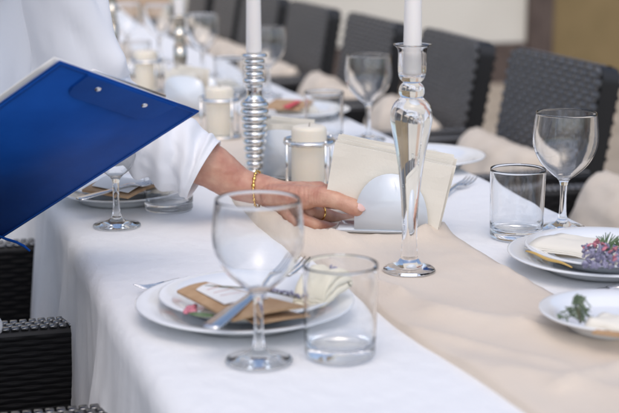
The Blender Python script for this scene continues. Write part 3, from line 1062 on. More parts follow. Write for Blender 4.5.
# ------------------------------------------------------------------ candlesticks
def candle(name, root_loc, z0, r0, r1, h, m, label):
    t = thing(name, label, 'candle', root_loc)
    bm = bmesh.new()
    lathe(bm, [(0, z0), (r0 * 0.96, z0), (r0, z0 + 0.004), ((r0 + r1) / 2, z0 + h * 0.5), (r1, z0 + h * 0.93), (r1 * 0.75, z0 + h * 0.97), (0.0012, z0 + h)], 32)
    obj('wax', bm, m, t)
    bm = bmesh.new()
    tube(bm, [(0, 0, z0 + h - 0.002), (0.001, 0, z0 + h + 0.006), (0.003, 0, z0 + h + 0.012)], 0.0008, 6)
    obj('wick', bm, M['wick'], t)
    return t
# crystal
loc = pz(409, 271, T + 0.006)
cs = thing('crystal_candlestick', 'tall clear crystal candlestick standing on the cream runner', 'candlestick', loc)
up_scale = 1 / 0.977
D = (loc - CAM).dot(FW)
def hpx(y):                                   # height above the foot of a photo row, on this candlestick's axis
    lo, hi = 0.0, 0.6
    for _ in range(40):
        m_ = (lo + hi) / 2
        q = loc + Vector((0, 0, m_)) - CAM
        yy = CY - F_PX * q.dot(UP) / q.dot(FW)
        if yy > y:
            lo = m_
        else:
            hi = m_
    return lo
k = D / F_PX
foot = [(0, 0.0005), (0.032, 0.0005), (0.0345, 0.0022), (0.033, 0.0045), (0.028, 0.0075), (0.016, 0.011), (0.0115, hpx(258))]
shaft = spline([(0.0115, hpx(258)), (0.0098, hpx(240)), (0.0105, hpx(215)), (0.0135, hpx(185)), (0.0185, hpx(155)), (0.0248, hpx(130)), (0.0268, hpx(117)), (0.0235, hpx(105)), (0.0140, hpx(97))], 6)
knob = spline([(0.0140, hpx(97)), (0.0165, hpx(92)), (0.0150, hpx(86)), (0.0105, hpx(82.5))], 5)
cup_o = spline([(0.0105, hpx(82.5)), (0.0165, hpx(77)), (0.0180, hpx(66)), (0.0178, hpx(54)), (0.0195, hpx(48)), (0.0238, hpx(45))], 5)
cup_i = spline([(0.0238, hpx(44)), (0.0180, hpx(47.5)), (0.0146, hpx(53)), (0.0138, hpx(66)), (0.0128, hpx(75)), (0.0, hpx(77))], 5)
for nm, pr in (('foot', foot), ('shaft', shaft), ('knob', knob), ('cup', cup_o + cup_i)):
    bm = bmesh.new(); lathe(bm, pr, 48)
    o = obj(nm, bm, M['crystal'], cs)
    fc = max(o.data.polygons, key=lambda p: p.center.xy.length)
    if fc.normal.xy.dot(fc.center.xy) < 0:
        o.data.flip_normals()
candle('taper_candle', loc, hpx(76) + 0.0015, 0.0118, 0.0095, 0.22, M['taper'], 'white taper candle in the crystal candlestick')
# ribbed silver
loc = pz(255, 183, T + 0.006)
ss = thing('ribbed_candlestick', 'silver candlestick of stacked rings behind the forearm', 'candlestick', loc)
D = (loc - CAM).dot(FW)
k = D / F_PX
def disc_prof(z0, z1, r):
    zc = (z0 + z1) / 2
    hh = (z1 - z0) / 2
    return [(r * 0.74, z0), (r * 0.93, z0 + hh * 0.25), (r, zc - hh * 0.3), (r, zc + hh * 0.3), (r * 0.93, z1 - hh * 0.25), (r * 0.74, z1)]
ys = [(176, 9.0), (168, 9.5), (160, 10.2), (152.5, 11), (145, 11.8), (137.5, 12.5), (130, 13), (122.5, 13.6), (115, 14), (108, 14)]
bm = bmesh.new()
lathe(bm, [(0, 0.0005), (0.037, 0.0005), (0.040, 0.003), (0.037, 0.006), (0.020, 0.010), (0.013, 0.014), (0.012, hpx(176.5)), (0, hpx(176.5))], 40)
obj('base', bm, M['silver'], ss)
prev = hpx(176)
for (y, r), y2 in zip(ys, [q[0] for q in ys[1:]] + [101]):
    bm = bmesh.new()
    z0, z1 = hpx(y), hpx(y2) - 0.0002
    lathe(bm, [(0, z0)] + disc_prof(z0, z1, r * k) + [(0, z1)], 36)
    obj('ring', bm, M['silver'], ss)
bm = bmesh.new()
lathe(bm, [(0, hpx(101))] + spline([(12 * k, hpx(100.5)), (8 * k, hpx(97)), (7.5 * k, hpx(91)), (8.5 * k, hpx(86)), (7 * k, hpx(84))], 4) + [(0, hpx(84))], 32)
obj('neck', bm, M['silver'], ss)
for y, y2, r in ((84, 77.5, 11.5), (77.5, 71, 9.5), (71, 64.5, 9.8), (64.5, 58, 10.5), (58, 53, 12.8)):
    bm = bmesh.new()
    z0, z1 = hpx(y), hpx(y2) - 0.0002
    lathe(bm, [(0, z0)] + disc_prof(z0, z1, r * k) + [(0, z1)], 36)
    obj('ring', bm, M['silver'], ss)
candle('taper_candle', loc, hpx(53) + 0.0005, 0.0132, 0.010, 0.24, M['taper'], 'white taper candle in the ribbed silver candlestick')
# antique candlestick (and one more behind the person)
def antique(loc_, h, label, lab2):
    t = thing('antique_candlestick', label, 'candlestick', loc_)
    pr = [(0, 0), (0.044, 0), (0.046, 0.005), (0.036, 0.012), (0.016, 0.02), (0.010, 0.034), (0.013, 0.055), (0.017, 0.085), (0.0165, 0.11), (0.011, 0.128), (0.0105, 0.133), (0.021, 0.137), (0.021, 0.142), (0.011, 0.146),
          (0.013, 0.156), (0.0105, 0.168), (0.012, 0.172), (0.027, 0.176), (0.029, 0.180), (0.014, 0.183), (0.014, 0.179), (0, 0.179)]
    s = h / 0.183
    bm = bmesh.new(); lathe(bm, [(r, z * s) for r, z in pr[:9]] + [(0, 0.11 * s)], 32); obj('shaft', bm, M['antique'], t)
    bm = bmesh.new(); lathe(bm, [(0, 0.1102 * s)] + [(r, z * s + 0.0002) for r, z in pr[8:]], 32); obj('socket', bm, M['antique'], t)
    candle('taper_candle', loc_, 0.179 * s + 0.001, 0.0125, 0.010, 0.22, M['taper'], lab2)
antique(pz(181, 95, T + 0.006), 0.20, 'blurred antique silver candlestick above the tip of the clipboard', 'white taper candle in the antique candlestick')
antique(pz(114, 76, T + 0.006), 0.24, 'dark antique candlestick touching the outline of the white sleeve', 'white taper candle in the farther antique candlestick')

# ------------------------------------------------------------------ pillar candles in silver stands
def pillar_stand(x, y, label, lab2, sc=1.0):
    loc_ = pz(x, y, T + 0.007)
    t = thing('candle_stand', label, 'candle holder', loc_, rz=R(20), group='silver ring stands with pillar candles')
    H, Rr = 0.078 * sc, 0.042 * sc
    bm = bmesh.new(); lathe(bm, [(0, 0.0005), (0.0445 * sc, 0.0005), (0.046 * sc, 0.003), (0.0445 * sc, 0.0055), (0, 0.0055)], 40); obj('base', bm, M['silver'], t)
    bm = bmesh.new(); lathe(bm, [(Rr, H - 0.003), (Rr + 0.0016, H), (Rr, H + 0.006), (Rr - 0.0016, H + 0.003)], 48, close=True); obj('ring', bm, M['silver'], t)
    for q in range(4):
        a_ = math.pi / 2 * q
        xx, yy = (Rr + 0.0035) * math.cos(a_), (Rr + 0.0035) * math.sin(a_)
        bm = bmesh.new(); tube(bm, [(xx, yy, 0.004), (xx, yy, H + 0.001)], 0.0022, 10)
        ellipsoid(bm, (xx, yy, H + 0.004), (0.0038, 0, 0), (0, 0.0038, 0), (0, 0, 0.0045), 10)
        obj('post', bm, M['silver'], t)
    c_ = thing('pillar_candle', lab2, 'candle', loc_ + Vector((0, 0, 0.0062)), group='ivory pillar candles')
    bm = bmesh.new(); lathe(bm, [(0, 0), (0.0285 * sc, 0), (0.0295 * sc, 0.002), (0.0295 * sc, 0.092 * sc), (0.028 * sc, 0.0965 * sc), (0.024 * sc, 0.0990 * sc), (0.010, 0.0992 * sc), (0, 0.0975 * sc)], 40)
    obj('wax', bm, M['wax'], c_)
    bm = bmesh.new(); tube(bm, [(0, 0, 0.096 * sc), (0.001, 0, 0.104 * sc)], 0.0009, 6); obj('wick', bm, M['wick'], c_)
pillar_stand(309, 188, 'silver ring stand beside the napkin holder, nearest of its kind', 'ivory pillar candle directly left of the napkin holder')
pillar_stand(220, 137, 'silver ring stand right of the clipboard tip', 'ivory pillar candle right of the clipboard tip', 0.98)
pillar_stand(147, 92, 'blurred silver ring stand beside the white sleeve', 'blurred ivory pillar candle beside the white sleeve', 1.0)

# ------------------------------------------------------------------ napkin holders
ORD = ['front', 'second from the front', 'third from the front', 'third from the back', 'second from the back', 'rearmost']
def napkin_holder(base_l, base_r, label, lab_n, nap_w=0.170, nap_h=0.096, n_nap=6, full=True, shift=0.0, roll0=11.0, lift=0.0135, dome_p=0.75, dome_x=0.014):
    mid = (base_l + base_r) / 2
    u = (base_r - base_l); u.z = 0
    W_ = u.length; u.normalize()
    ang = math.atan2(u.y, u.x)
    t = thing('napkin_holder', label, 'napkin holder', (mid.x, mid.y, base_l.z), ang, group='white porcelain napkin holders')
    # base plate
    bm = bmesh.new()
    seg = 40
    def dome(r_w, h_, y0, lean, th, name):
        bm = bmesh.new()
        fr, bk = [], []
        pts = []
        for i in range(25):
            a_ = math.pi * i / 24
            pts.append((dome_x - r_w * math.cos(a_), 0.006 + h_ * math.sin(a_) ** dome_p))
        for off, lst in ((0, fr), (th, bk)):
            for x_, z_ in pts:
                lst.append(bm.verts.new((x_, y0 + off + lean * z_, z_)))
        bm.faces.new(fr); bm.faces.new(bk[::-1])
        for i in range(len(pts)):
            j = (i + 1) % len(pts)
            bm.faces.new((fr[i], bk[i], bk[j], fr[j]))
        bmesh.ops.bevel(bm, geom=[e for e in bm.edges if len(e.link_faces) == 2 and e.calc_face_angle(0) > 0.8], offset=0.0016, segments=2, affect='EDGES')
        return obj(name, bm, M['holder'], t)
    bm = bmesh.new()
    box(bm, -W_ / 2, W_ / 2, -0.018, 0.036, 0.0, 0.0065)
    bmesh.ops.bevel(bm, geom=bm.edges[:], offset=0.0028, segments=3, affect='EDGES')
    obj('base', bm, M['holder'], t)
    dome(0.053, 0.082, -0.017, -0.05, 0.0055, 'front_plate')
    dome(0.053, 0.082, 0.029, 0.05, 0.0055, 'back_plate')
    # napkins
    rr = random.Random(int(W_ * 1e4) + int(base_l.y * 100))
    for q in range(n_nap):
        s_ = q / max(1, n_nap - 1)
        y_ = -0.0085 + 0.034 * s_
        tilt = R(-3 + 9 * s_ + rr.uniform(-1, 1))
        yaw_ = R(rr.uniform(-2.5, 2.5))
        roll = R(roll0 + rr.uniform(-2.2, 2.2))
        nap = pyobj_napkin(nap_w, nap_h, 0.0034, rr.random() * 9)
        Mx = Matrix.Translation((mid.x, mid.y, base_l.z + 0.0072)) @ Matrix.Rotation(ang, 4, 'Z') @ Matrix.Translation((shift + 0.004 * s_ + rr.uniform(-0.003, 0.003), y_, lift + 0.006 * s_ + rr.uniform(-0.0015, 0.0015))) @ Matrix.Rotation(yaw_ * 0.3, 4, 'Z') @ Matrix.Rotation(roll, 4, 'Y') @ Matrix.Rotation(-tilt, 4, 'X')
        nap.matrix_world = Mx
        tag(nap, (lab_n % ORD[q]) if '%' in lab_n else lab_n, 'napkin', 'paper napkins standing in porcelain holders')
    return t
def pyobj_napkin(w_, h_, th, seed):
    V, Fc = [], []
    nx, nz = 14, 10
    for s in (0, 1):
        for j in range(nz + 1):
            for i in range(nx + 1):
                u_, v_ = i / nx, j / nz
                z_ = v_ * h_
                y_ = s * th * (0.9 - 0.25 * v_) + 0.005 * v_ * fbm(u_ * 1.6 + seed, v_ * 1.2, seed)
                V.append(((u_ - 0.5) * w_ * (0.985 + 0.02 * v_), y_, z_))
    k_ = nx + 1
    o_ = k_ * (nz + 1)
    for s in (0, 1):
        for j in range(nz):
            for i in range(nx):
                q = (s * o_ + j * k_ + i, s * o_ + j * k_ + i + 1, s * o_ + (j + 1) * k_ + i + 1, s * o_ + (j + 1) * k_ + i)
                Fc.append(q if s == 0 else q[::-1])
    ed = [i for i in range(nx)] + [j * k_ + nx for j in range(nz)] + [nz * k_ + i for i in range(nx, 0, -1)] + [j * k_ for j in range(nz, 0, -1)]
    for q in range(len(ed)):
        e1, e2 = ed[q], ed[(q + 1) % len(ed)]
        Fc.append((e2, e1, e1 + o_, e2 + o_))
    return pyobj('paper_napkin', V, Fc, M['napkin'], smooth=False)
napkin_holder(pz(337, 229.5, T + 0.008), pz(427, 232, T + 0.008), 'white porcelain napkin holder held by the hand', 'cream paper napkin, %s in the holder gripped by the hand')
napkin_holder(pz(262, 176, T + 0.008), pz(302, 180, T + 0.008), 'white porcelain napkin holder half hidden behind the ribbed candlestick', 'white paper napkin in the holder behind the ribbed candlestick', 0.085, 0.085, 3, shift=0.0, roll0=2.0, lift=0.004, dome_p=0.22)
napkin_holder(pz(166, 112, T + 0.008), pz(202, 115, T + 0.008), 'blurred white napkin holder behind the tip of the clipboard', 'white paper napkin in the holder behind the clipboard tip', 0.085, 0.085, 3, shift=0.0, roll0=2.0, lift=0.004, dome_p=0.22)

# ------------------------------------------------------------------ clipboard
CW, CL = 0.245, 0.395
dA = 1.58
A = px(60, 62, dA)
dB = min((dA + 0.0001 * k_ for k_ in range(3000)), key=lambda d: abs((px(200, 112, d) - A).length - CW))
B = px(200, 112, dB)
u = (B - A).normalized()
rr_ = ray(0, 240)
P1 = CAM + rr_ * ((B - CAM).dot(u) / rr_.dot(u))
v = (P1 - B).normalized()
nn = u.cross(v).normalized()                    # out of the back, towards the viewer
if nn.dot(CAM - A) < 0:
    nn = -nn
MC = Matrix((u, v, nn)).transposed().to_4x4()
MC.translation = A
cb = thing('clipboard', 'blue vinyl clipboard held over the table, seen from its back', 'clipboard')
cb.matrix_world = MC
bm = bmesh.new()
box(bm, 0, CW, 0, CL, -0.003, 0)
bmesh.ops.bevel(bm, geom=bm.edges[:], offset=0.0011, segments=2, affect='EDGES')
obj('board', bm, M['blue'], cb)
bm = bmesh.new()                                # welded seam round the edge
for x0, x1, y0, y1 in ((0.004, CW - 0.004, 0.003, 0.0055), (0.004, 0.0065, 0.0055, CL - 0.004), (CW - 0.0065, CW - 0.004, 0.0055, CL - 0.004)):
    box(bm, x0, x1, y0, y1, -0.0005, 0.0006)
obj('seam', bm, M['blue'], cb, smooth=False)
bm = bmesh.new()                                # pocket-like plate that carries the clip
pw0, pw1, ph = 0.052, 0.192, 0.047
pts = [(pw0 - 0.006, 0.002), (pw1 + 0.010, 0.002)]
for i in range(9):
    a_ = math.pi / 2 * i / 8
    pts.append((pw1 - 0.014 + 0.018 * math.cos(a_), ph - 0.018 + 0.018 * math.sin(a_)))
for i in range(9):
    a_ = math.pi / 2 + math.pi / 2 * i / 8
    pts.append((pw0 + 0.014 + 0.018 * math.cos(a_), ph - 0.018 + 0.018 * math.sin(a_)))
lo = [bm.verts.new((x_, y_, 0.0004)) for x_, y_ in pts]
hi = [bm.verts.new((x_, y_, 0.0030)) for x_, y_ in pts]
bm.faces.new(hi); bm.faces.new(lo[::-1])
for i in range(len(pts)):
    j = (i + 1) % len(pts)
    bm.faces.new((lo[i], lo[j], hi[j], hi[i]))
bmesh.ops.bevel(bm, geom=[e for e in bm.edges if abs(e.verts[0].co.z - 0.003) < 1e-5 and abs(e.verts[1].co.z - 0.003) < 1e-5], offset=0.0012, segments=2, affect='EDGES')
obj('clip_plate', bm, M['blue'], cb, smooth=False)
for x_ in (0.079, 0.160):
    bm = bmesh.new()
    lathe(bm, [(0, 0.0048), (0.0028, 0.0045), (0.0038, 0.0036), (0.0044, 0.0029), (0.0040, 0.0022), (0, 0.0022)], 20, (x_, 0.019, 0))
    obj('rivet', bm, M['steel'], cb)
bm = bmesh.new()                                # metal clip on the paper side, its lip just over the top edge
box(bm, 0.055, 0.185, 0.0005, 0.03, -0.0085, -0.0058)
bmesh.ops.bevel(bm, geom=bm.edges[:], offset=0.002, segments=2, affect='EDGES')
obj('clip', bm, M['steel'], cb)
V, Fc = [], []
for j in range(13):                              # loose sheets sticking out on one side
    for i in range(9):
        x_, y_ = -0.0055 + 0.235 * i / 8, 0.002 + 0.340 * j / 12
        V.append((x_ , y_, -0.0036 - 0.0015 * (1 - i / 8) ** 2 - 0.0006 * math.sin(j * 0.7)))
for j in range(12):
    for i in range(8):
        a_ = j * 9 + i
        Fc.append((a_, a_ + 1, a_ + 10, a_ + 9))
pp = pyobj('paper_sheet', V, Fc, M['paper'])
pp.matrix_world = MC
so = pp.modifiers.new('s', 'SOLIDIFY'); so.thickness = 0.0012
tag(pp, 'white paper sheets clipped behind the blue clipboard', 'paper')
bm = bmesh.new()
r0 = B + v * 0.372 - u * 0.012 - nn * 0.001
rd = (r0 - CAM).dot(FW)
tube(bm, [r0, px(6, 239, rd), px(16, 242, rd - 0.004), px(24, 246, rd - 0.006), px(30, 251, rd - 0.006)], [0.0020, 0.0020, 0.0020, 0.0020, 0.0015], 8)
obj('ribbon', bm, M['blue'], None)
rb_o = bpy.data.objects['ribbon']; rb_o.parent = cb; rb_o.matrix_parent_inverse = MC.inverted()

# ------------------------------------------------------------------ the person
person = thing('person', 'person in a white shirt reaching over the table to set down napkins', 'person', (-0.22, 1.80, 0))
def in_person(o):
    o.parent = person
    o.matrix_parent_inverse = Matrix.Translation(-person.location)
    return o
SH_L, EL_L, WR_L = px(22, -90, 2.02), px(97, 108, 2.09), px(262, 192, 2.10)
HIP, CHEST, NECK = Vector((-0.25, 1.83, 0.93)), Vector((0.03, 1.90, 1.20)), Vector((0.10, 1.87, 1.36))
SH_R, EL_R = Vector((-0.02, 1.69, 1.29)), Vector((-0.24, 1.58, 1.08))
GRIP = A + v * 0.305 + nn * 0.0
WR_R = GRIP - u * 0.075 + Vector((-0.02, -0.01, 0.005))
# --- arm and hand, fine
bm = bmesh.new()
chain(bm, [EL_L, EL_L.lerp(WR_L, 0.35), EL_L.lerp(WR_L, 0.70), px(236, 184, 2.105), WR_L], [0.040, 0.042, 0.033, 0.0275, 0.0222], 24)
capsule(bm, px(258, 188, 2.10), px(292, 197, 2.082), 0.0225, 0.0195, 20)
capsule(bm, px(262, 193, 2.10), px(290, 206, 2.075), 0.020, 0.018, 20)
def dp(x, y, d): return px(x, y, d)
# palm: knuckles run down the far side of the napkin stack
kn_i, kn_m, kn_r, kn_l = dp(319, 190.5, 2.090), dp(314, 200, 2.080), dp(310, 211, 2.068), dp(303, 220, 2.052)
for kn, r_ in ((kn_i, 0.0138), (kn_m, 0.0122), (kn_r, 0.0118), (kn_l, 0.0108)):
    capsule(bm, WR_L.lerp(kn, 0.12), kn, 0.017, r_, 18)
capsule(bm, dp(280, 198, 2.085), dp(304, 206, 2.075), 0.021, 0.019, 18)
# thumb with its muscle
chain(bm, [dp(272, 196, 2.075), dp(297, 198, 2.050), dp(322, 195.5, 2.032), dp(343, 202.5, 2.016), dp(354, 207.5, 2.016), dp(361, 211.5, 2.021)],
      [0.018, 0.0200, 0.0150, 0.0118, 0.0127, 0.0108], 20)
capsule(bm, dp(314, 197, 2.036), dp(326, 199, 2.028), 0.0150, 0.0126, 18)
# web between thumb and index
capsule(bm, dp(300, 192, 2.068), dp(314, 192, 2.055), 0.016, 0.010, 16)
# fingers reach behind and under the napkins
def finger(kn, pts, rad):
    chain(bm, [kn] + pts, rad, 16)
finger(kn_i, [dp(332, 190, 2.130), dp(346, 192, 2.142), dp(357, 194, 2.144)], [0.0105, 0.0092, 0.0082, 0.0070])
finger(kn_m, [dp(332, 203, 2.126), dp(349, 205, 2.138), dp(361, 206, 2.140)], [0.0108, 0.0094, 0.0084, 0.0072])
finger(kn_r, [dp(327, 215, 2.088), dp(340, 219, 2.116), dp(352, 220, 2.132)], [0.0112, 0.0100, 0.0090, 0.0076])
finger(kn_l, [dp(317, 225, 2.052), dp(331, 228, 2.074), dp(342, 228, 2.098)], [0.0104, 0.0090, 0.0082, 0.0070])
arm_me = remeshed(bm, 0.0016, 4, 0.5)
# creases over the joints, tendons and veins on the back of the hand
CREASE = [(dp(344, 202.5, 2.020), dp(354, 206.5, 2.018) - dp(322, 196, 2.034), 0.016, 0.0075, 0.0007, 2300),
          (dp(322, 194, 2.034), dp(344, 202, 2.02) - dp(300, 196, 2.06), 0.020, 0.010, 0.0005, 1500),
          (dp(300, 194, 2.06), Vector((1, -0.25, -0.15)), 0.030, 0.018, 0.00065, 900),
          (dp(268, 190, 2.09), WR_L - EL_L, 0.030, 0.008, 0.0006, 1100),
          (dp(327, 213, 2.09), dp(339, 217, 2.118) - kn_r, 0.013, 0.006, 0.0005, 2200)]
CREASE = [(c_, a_.normalized(), r_, l_, h_, f_) for c_, a_, r_, l_, h_, f_ in CREASE]
arm_n = [q.normal.copy() for q in arm_me.vertices]
arm_c = []
for vt, vn in zip(arm_me.vertices, arm_n):
    co = vt.co.copy()
    off = 0.0
    for c_, a_, r_, l_, h_, f_ in CREASE:
        d_ = co - c_
        if d_.length < r_ * 1.3:
            t_ = d_.dot(a_)
            off -= h_ * math.exp(-(t_ / l_) ** 2) * (0.5 + 0.5 * math.sin(t_ * f_ + 2.5 * fbm(co.x * 90, co.y * 90, co.z * 90, 2)))
    off += 0.0006 * fbm(co.x * 60, co.y * 60, co.z * 130, 3)
    arm_c.extend(co + vn * off)
arm_me.vertices.foreach_set('co', arm_c)
# --- the rest of the body, coarser
bm = bmesh.new()
def limb(pts, rad): chain(bm, pts, rad, 20)
limb([HIP, HIP.lerp(CHEST, 0.45), CHEST, NECK], [0.125, 0.11, 0.115, 0.055])
for s in (-1, 1):
    capsule(bm, HIP + Vector((0, s * 0.06, 0)), HIP.lerp(CHEST, 0.5) + Vector((0, s * 0.04, 0)), 0.11, 0.09)
    capsule(bm, CHEST + Vector((-0.02, s * 0.06, 0)), CHEST.lerp(NECK, 0.5) + Vector((0, s * 0.05, 0)), 0.10, 0.07)
limb([NECK, SH_L], [0.055, 0.055])
limb([NECK, SH_R], [0.055, 0.055])
limb([SH_L, SH_L.lerp(EL_L, 0.4), EL_L], [0.055, 0.050, 0.040])
limb([SH_R, SH_R.lerp(EL_R, 0.4), EL_R], [0.055, 0.050, 0.040])
limb([EL_R, EL_R.lerp(WR_R, 0.35), WR_R], [0.040, 0.039, 0.024])
# right hand on the clipboard edge: palm, four fingers under, thumb over
pal = WR_R.lerp(GRIP, 0.55)
fd = (GRIP - WR_R).normalized()
for k_, (o_, L_) in enumerate(((-0.033, 0.060), (-0.011, 0.070), (0.011, 0.066), (0.032, 0.052))):
    knk = pal + fd * 0.025 + v * o_ + nn * 0.012
    capsule(bm, WR_R, knk, 0.019, 0.012)
    limb([knk, GRIP + u * 0.012 + v * o_ + nn * 0.013, GRIP + u * (0.012 + L_ * 0.55) + v * (o_ * 1.05) + nn * 0.010], [0.0105, 0.0088, 0.0070])
limb([WR_R + fd * 0.02 - v * 0.02 - nn * 0.01, pal - v * 0.045 - nn * 0.016, GRIP + u * 0.022 - v * 0.036 - nn * 0.022], [0.016, 0.0115, 0.0090])
HEADC = NECK + Vector((0.095, -0.01, 0.155))
capsule(bm, NECK, HEADC + Vector((-0.02, 0, -0.03)), 0.052, 0.055)
hf = Vector((0.80, 0.12, -0.58)).normalized()    # looking down at the table
hs = hf.cross(Vector((0, 0, 1))).normalized()
hu = hs.cross(hf)
ellipsoid(bm, HEADC, hf * 0.098, hs * 0.074, hu * 0.105)
ellipsoid(bm, HEADC + hf * 0.035 - hu * 0.060, hf * 0.060, hs * 0.052, hu * 0.058)
capsule(bm, HEADC + hf * 0.092 + hu * 0.008, HEADC + hf * 0.113 - hu * 0.030, 0.008, 0.012)
for s in (-1, 1):
    ellipsoid(bm, HEADC + hs * s * 0.074 - hu * 0.008, hf * 0.016, hs * 0.010, hu * 0.028)
    ellipsoid(bm, HEADC + hf * 0.088 + hs * s * 0.032 + hu * 0.022, hf * 0.010, hs * 0.022, hu * 0.006)
for s in (-0.020, 0.020):
    ellipsoid(bm, HEADC + hf * 0.086 - hu * 0.060, hf * 0.010, hs * 0.024, hu * 0.006)
LEGS = []
for s in (-1, 1):
    hip = HIP + Vector((0.0, s * 0.075, -0.02))
    knee = Vector((-0.20, 1.80 + s * 0.075, 0.48))
    ank = Vector((-0.27, 1.80 + s * 0.075, 0.085))
    toe = ank + Vector((0.17, 0.0, -0.052))
    LEGS.append((hip, knee, ank, toe))
    limb([hip, hip.lerp(knee, 0.4), knee, knee.lerp(ank, 0.35), ank], [0.085, 0.075, 0.054, 0.054, 0.038])
    limb([ank + Vector((-0.02, 0, -0.035)), toe], [0.034, 0.028])
body_me = remeshed(bm, 0.007, 6, 0.5)
bmb = bmesh.new()
bmb.from_mesh(body_me)
bmb.from_mesh(arm_me)
me = bpy.data.meshes.new('body')
bmb.to_mesh(me); bmb.free()
body = in_person(link_mesh('body', me, M['skin']))
# thumb nail
nb = dp(357.5, 204.2, 1.9935)
tv = (dp(361, 211.5, 2.020) - dp(352, 206.5, 2.017)).normalized()
nv = (CAM - nb).normalized() * 1.0 + Vector((0, 0, 0.45))
nv = (nv - tv * nv.dot(tv)).normalized()
sv = tv.cross(nv)
bm = bmesh.new()
ellipsoid(bm, dp(358.2, 209.0, 2.018) + nv * 0.0116, tv * 0.0074, sv * 0.0060, nv * 0.0020, 16)
in_person(obj('thumb_nail', bm, M['nail']))
# gold bracelet of small links and a ring
def hoop(centre, axis, ra, name, r_t, links=False, squash=1.0):
    q = axis.normalized().to_track_quat('Z', 'Y')
    bm = bmesh.new()
    n_ = 30
    pts = [centre + q @ Vector((ra * math.cos(2 * math.pi * i / n_), ra * squash * math.sin(2 * math.pi * i / n_), 0)) for i in range(n_)]
    if links:
        for i in range(n_):
            d_ = (pts[(i + 1) % n_] - pts[i])
            n2 = (pts[i] - centre).normalized()
            sd_ = d_.normalized().cross(n2)
            ellipsoid(bm, pts[i] + n2 * r_t * 0.3, d_ * 0.62, sd_ * r_t * (1.7 if i % 2 else 1.1), n2 * r_t * 0.8, 8)
    else:
        tube(bm, pts + [pts[0]], r_t, 8, caps=False)
    return in_person(obj(name, bm, M['gold']))
ax = (WR_L - px(236, 184, 2.105))
hoop(px(257.5, 190, 2.102), ax + Vector((0, 0, 0.012)), 0.0285, 'bracelet', 0.0019, True)
fr0, fr1 = kn_r, dp(327, 215, 2.088)
hoop(kn_r.lerp(fr1, 0.62), fr1 - fr0, 0.0113, 'finger_ring', 0.0013)

# --- clothes
def sleeve(path, radii, seg, n, fold, name=None):
    """Open tube with folds: path/radii control points, fold(s, theta) -> radial offset in m."""
    ctr = spline([(*p, r) for p, r in zip(path, radii)], n)
    V, Fc = [], []
    side = None
    L = len(ctr)
    for i, (x_, y_, z_, r_) in enumerate(ctr):
        p = Vector((x_, y_, z_))
        a_ = Vector(ctr[max(i - 1, 0)][:3]); b_ = Vector(ctr[min(i + 1, L - 1)][:3])
        t_ = (b_ - a_).normalized()
        if side is None:
            side = (Vector((0, 0, 1)) - t_ * t_.z).normalized() if abs(t_.z) < 0.9 else (Vector((1, 0, 0)) - t_ * t_.x).normalized()
        side = (side - t_ * side.dot(t_)).normalized()
        up_ = t_.cross(side)
        for k_ in range(seg):
            th = 2 * math.pi * k_ / seg
            rr = r_ + fold(i / (L - 1), th)
            V.append(p + (side * math.cos(th) + up_ * math.sin(th)) * rr)
    for i in range(L - 1):
        for k_ in range(seg):
            k2 = (k_ + 1) % seg
            Fc.append((i * seg + k_, i * seg + k2, (i + 1) * seg + k2, (i + 1) * seg + k_))
    # turn the hem in
    base = (L - 1) * seg
    p = Vector(ctr[-1][:3]); q = Vector(ctr[-2][:3])
    for ins, back in ((0.0025, 0.0), (0.005, 0.004), (0.006, 0.02)):
        st = len(V)
        for k_ in range(seg):
            e = V[base + k_] if True else None
            V.append(Vector(V[(L - 1) * seg + k_]).lerp(p, ins / 0.045) + (q - p).normalized() * back)
        prev = st - seg if ins > 0.003 else base
        for k_ in range(seg):
            k2 = (k_ + 1) % seg
            Fc.append((prev + k_, prev + k2, st + k2, st + k_))
    return V, Fc
def fold_l(s, th):
    el = math.exp(-((s - 0.50) / 0.12) ** 2)
    ff = smooth01((s - 0.52) / 0.1) * (1 - smooth01((s - 0.86) / 0.08))
    o_ = 0.0045 * math.sin(46 * s + 2.6 * math.sin(th * 1.0 + 0.6) + 1.2) * el
    o_ += 0.0085 * ff * abs(math.sin(24 * s + 2.2 * math.cos(th - 0.9) + 1.2 * fbm(s * 5, math.cos(th), math.sin(th)))) - 0.005 * ff
    o_ += 0.0028 * ff * math.sin(63 * s + 4.0 * math.cos(th - 0.4))
    o_ += (0.006 - 0.004 * smooth01((s - 0.55) / 0.2)) * fbm(s * 7, math.cos(th) * 1.2, math.sin(th) * 1.2 + 3)
    up_a = 1 - smooth01((s - 0.42) / 0.1)
    o_ += 0.013 * up_a * max(0, math.sin(14 * s + 2.4 * th + 1.5 * fbm(s * 4, th * 0.7))) ** 3
    o_ += 0.011 * up_a * max(0, math.sin(9 * s - 3.0 * th + 2)) ** 6
    return o_
CUFF = px(204, 170, 2.085)
SEG = 72
V1, F1 = sleeve([SH_L + Vector((-0.05, -0.03, 0.03)), SH_L, SH_L.lerp(EL_L, 0.45), EL_L + Vector((-0.012, 0, 0.022)), EL_L.lerp(CUFF, 0.28), EL_L.lerp(CUFF, 0.62), CUFF + (EL_L - CUFF) * 0.1, CUFF],
                [0.075, 0.074, 0.069, 0.066, 0.060, 0.055, 0.0505, 0.0500], SEG, 14, fold_l)
def fold_r(s, th):
    return 0.004 * math.sin(30 * s + 2 * math.cos(th)) * smooth01((s - 0.3) / 0.2) + 0.004 * fbm(s * 6, math.cos(th), math.sin(th))
V2, F2 = sleeve([SH_R + Vector((0.0, 0.03, 0.02)), SH_R, SH_R.lerp(EL_R, 0.45), EL_R, EL_R.lerp(WR_R, 0.4), EL_R.lerp(WR_R, 0.82)], [0.070, 0.072, 0.066, 0.060, 0.052, 0.043], 48, 10, fold_r)
bm = bmesh.new()
def shirt_limb(p): chain(bm, *p, 20)
HL = HIP + Vector((-0.01, 0, -0.06))
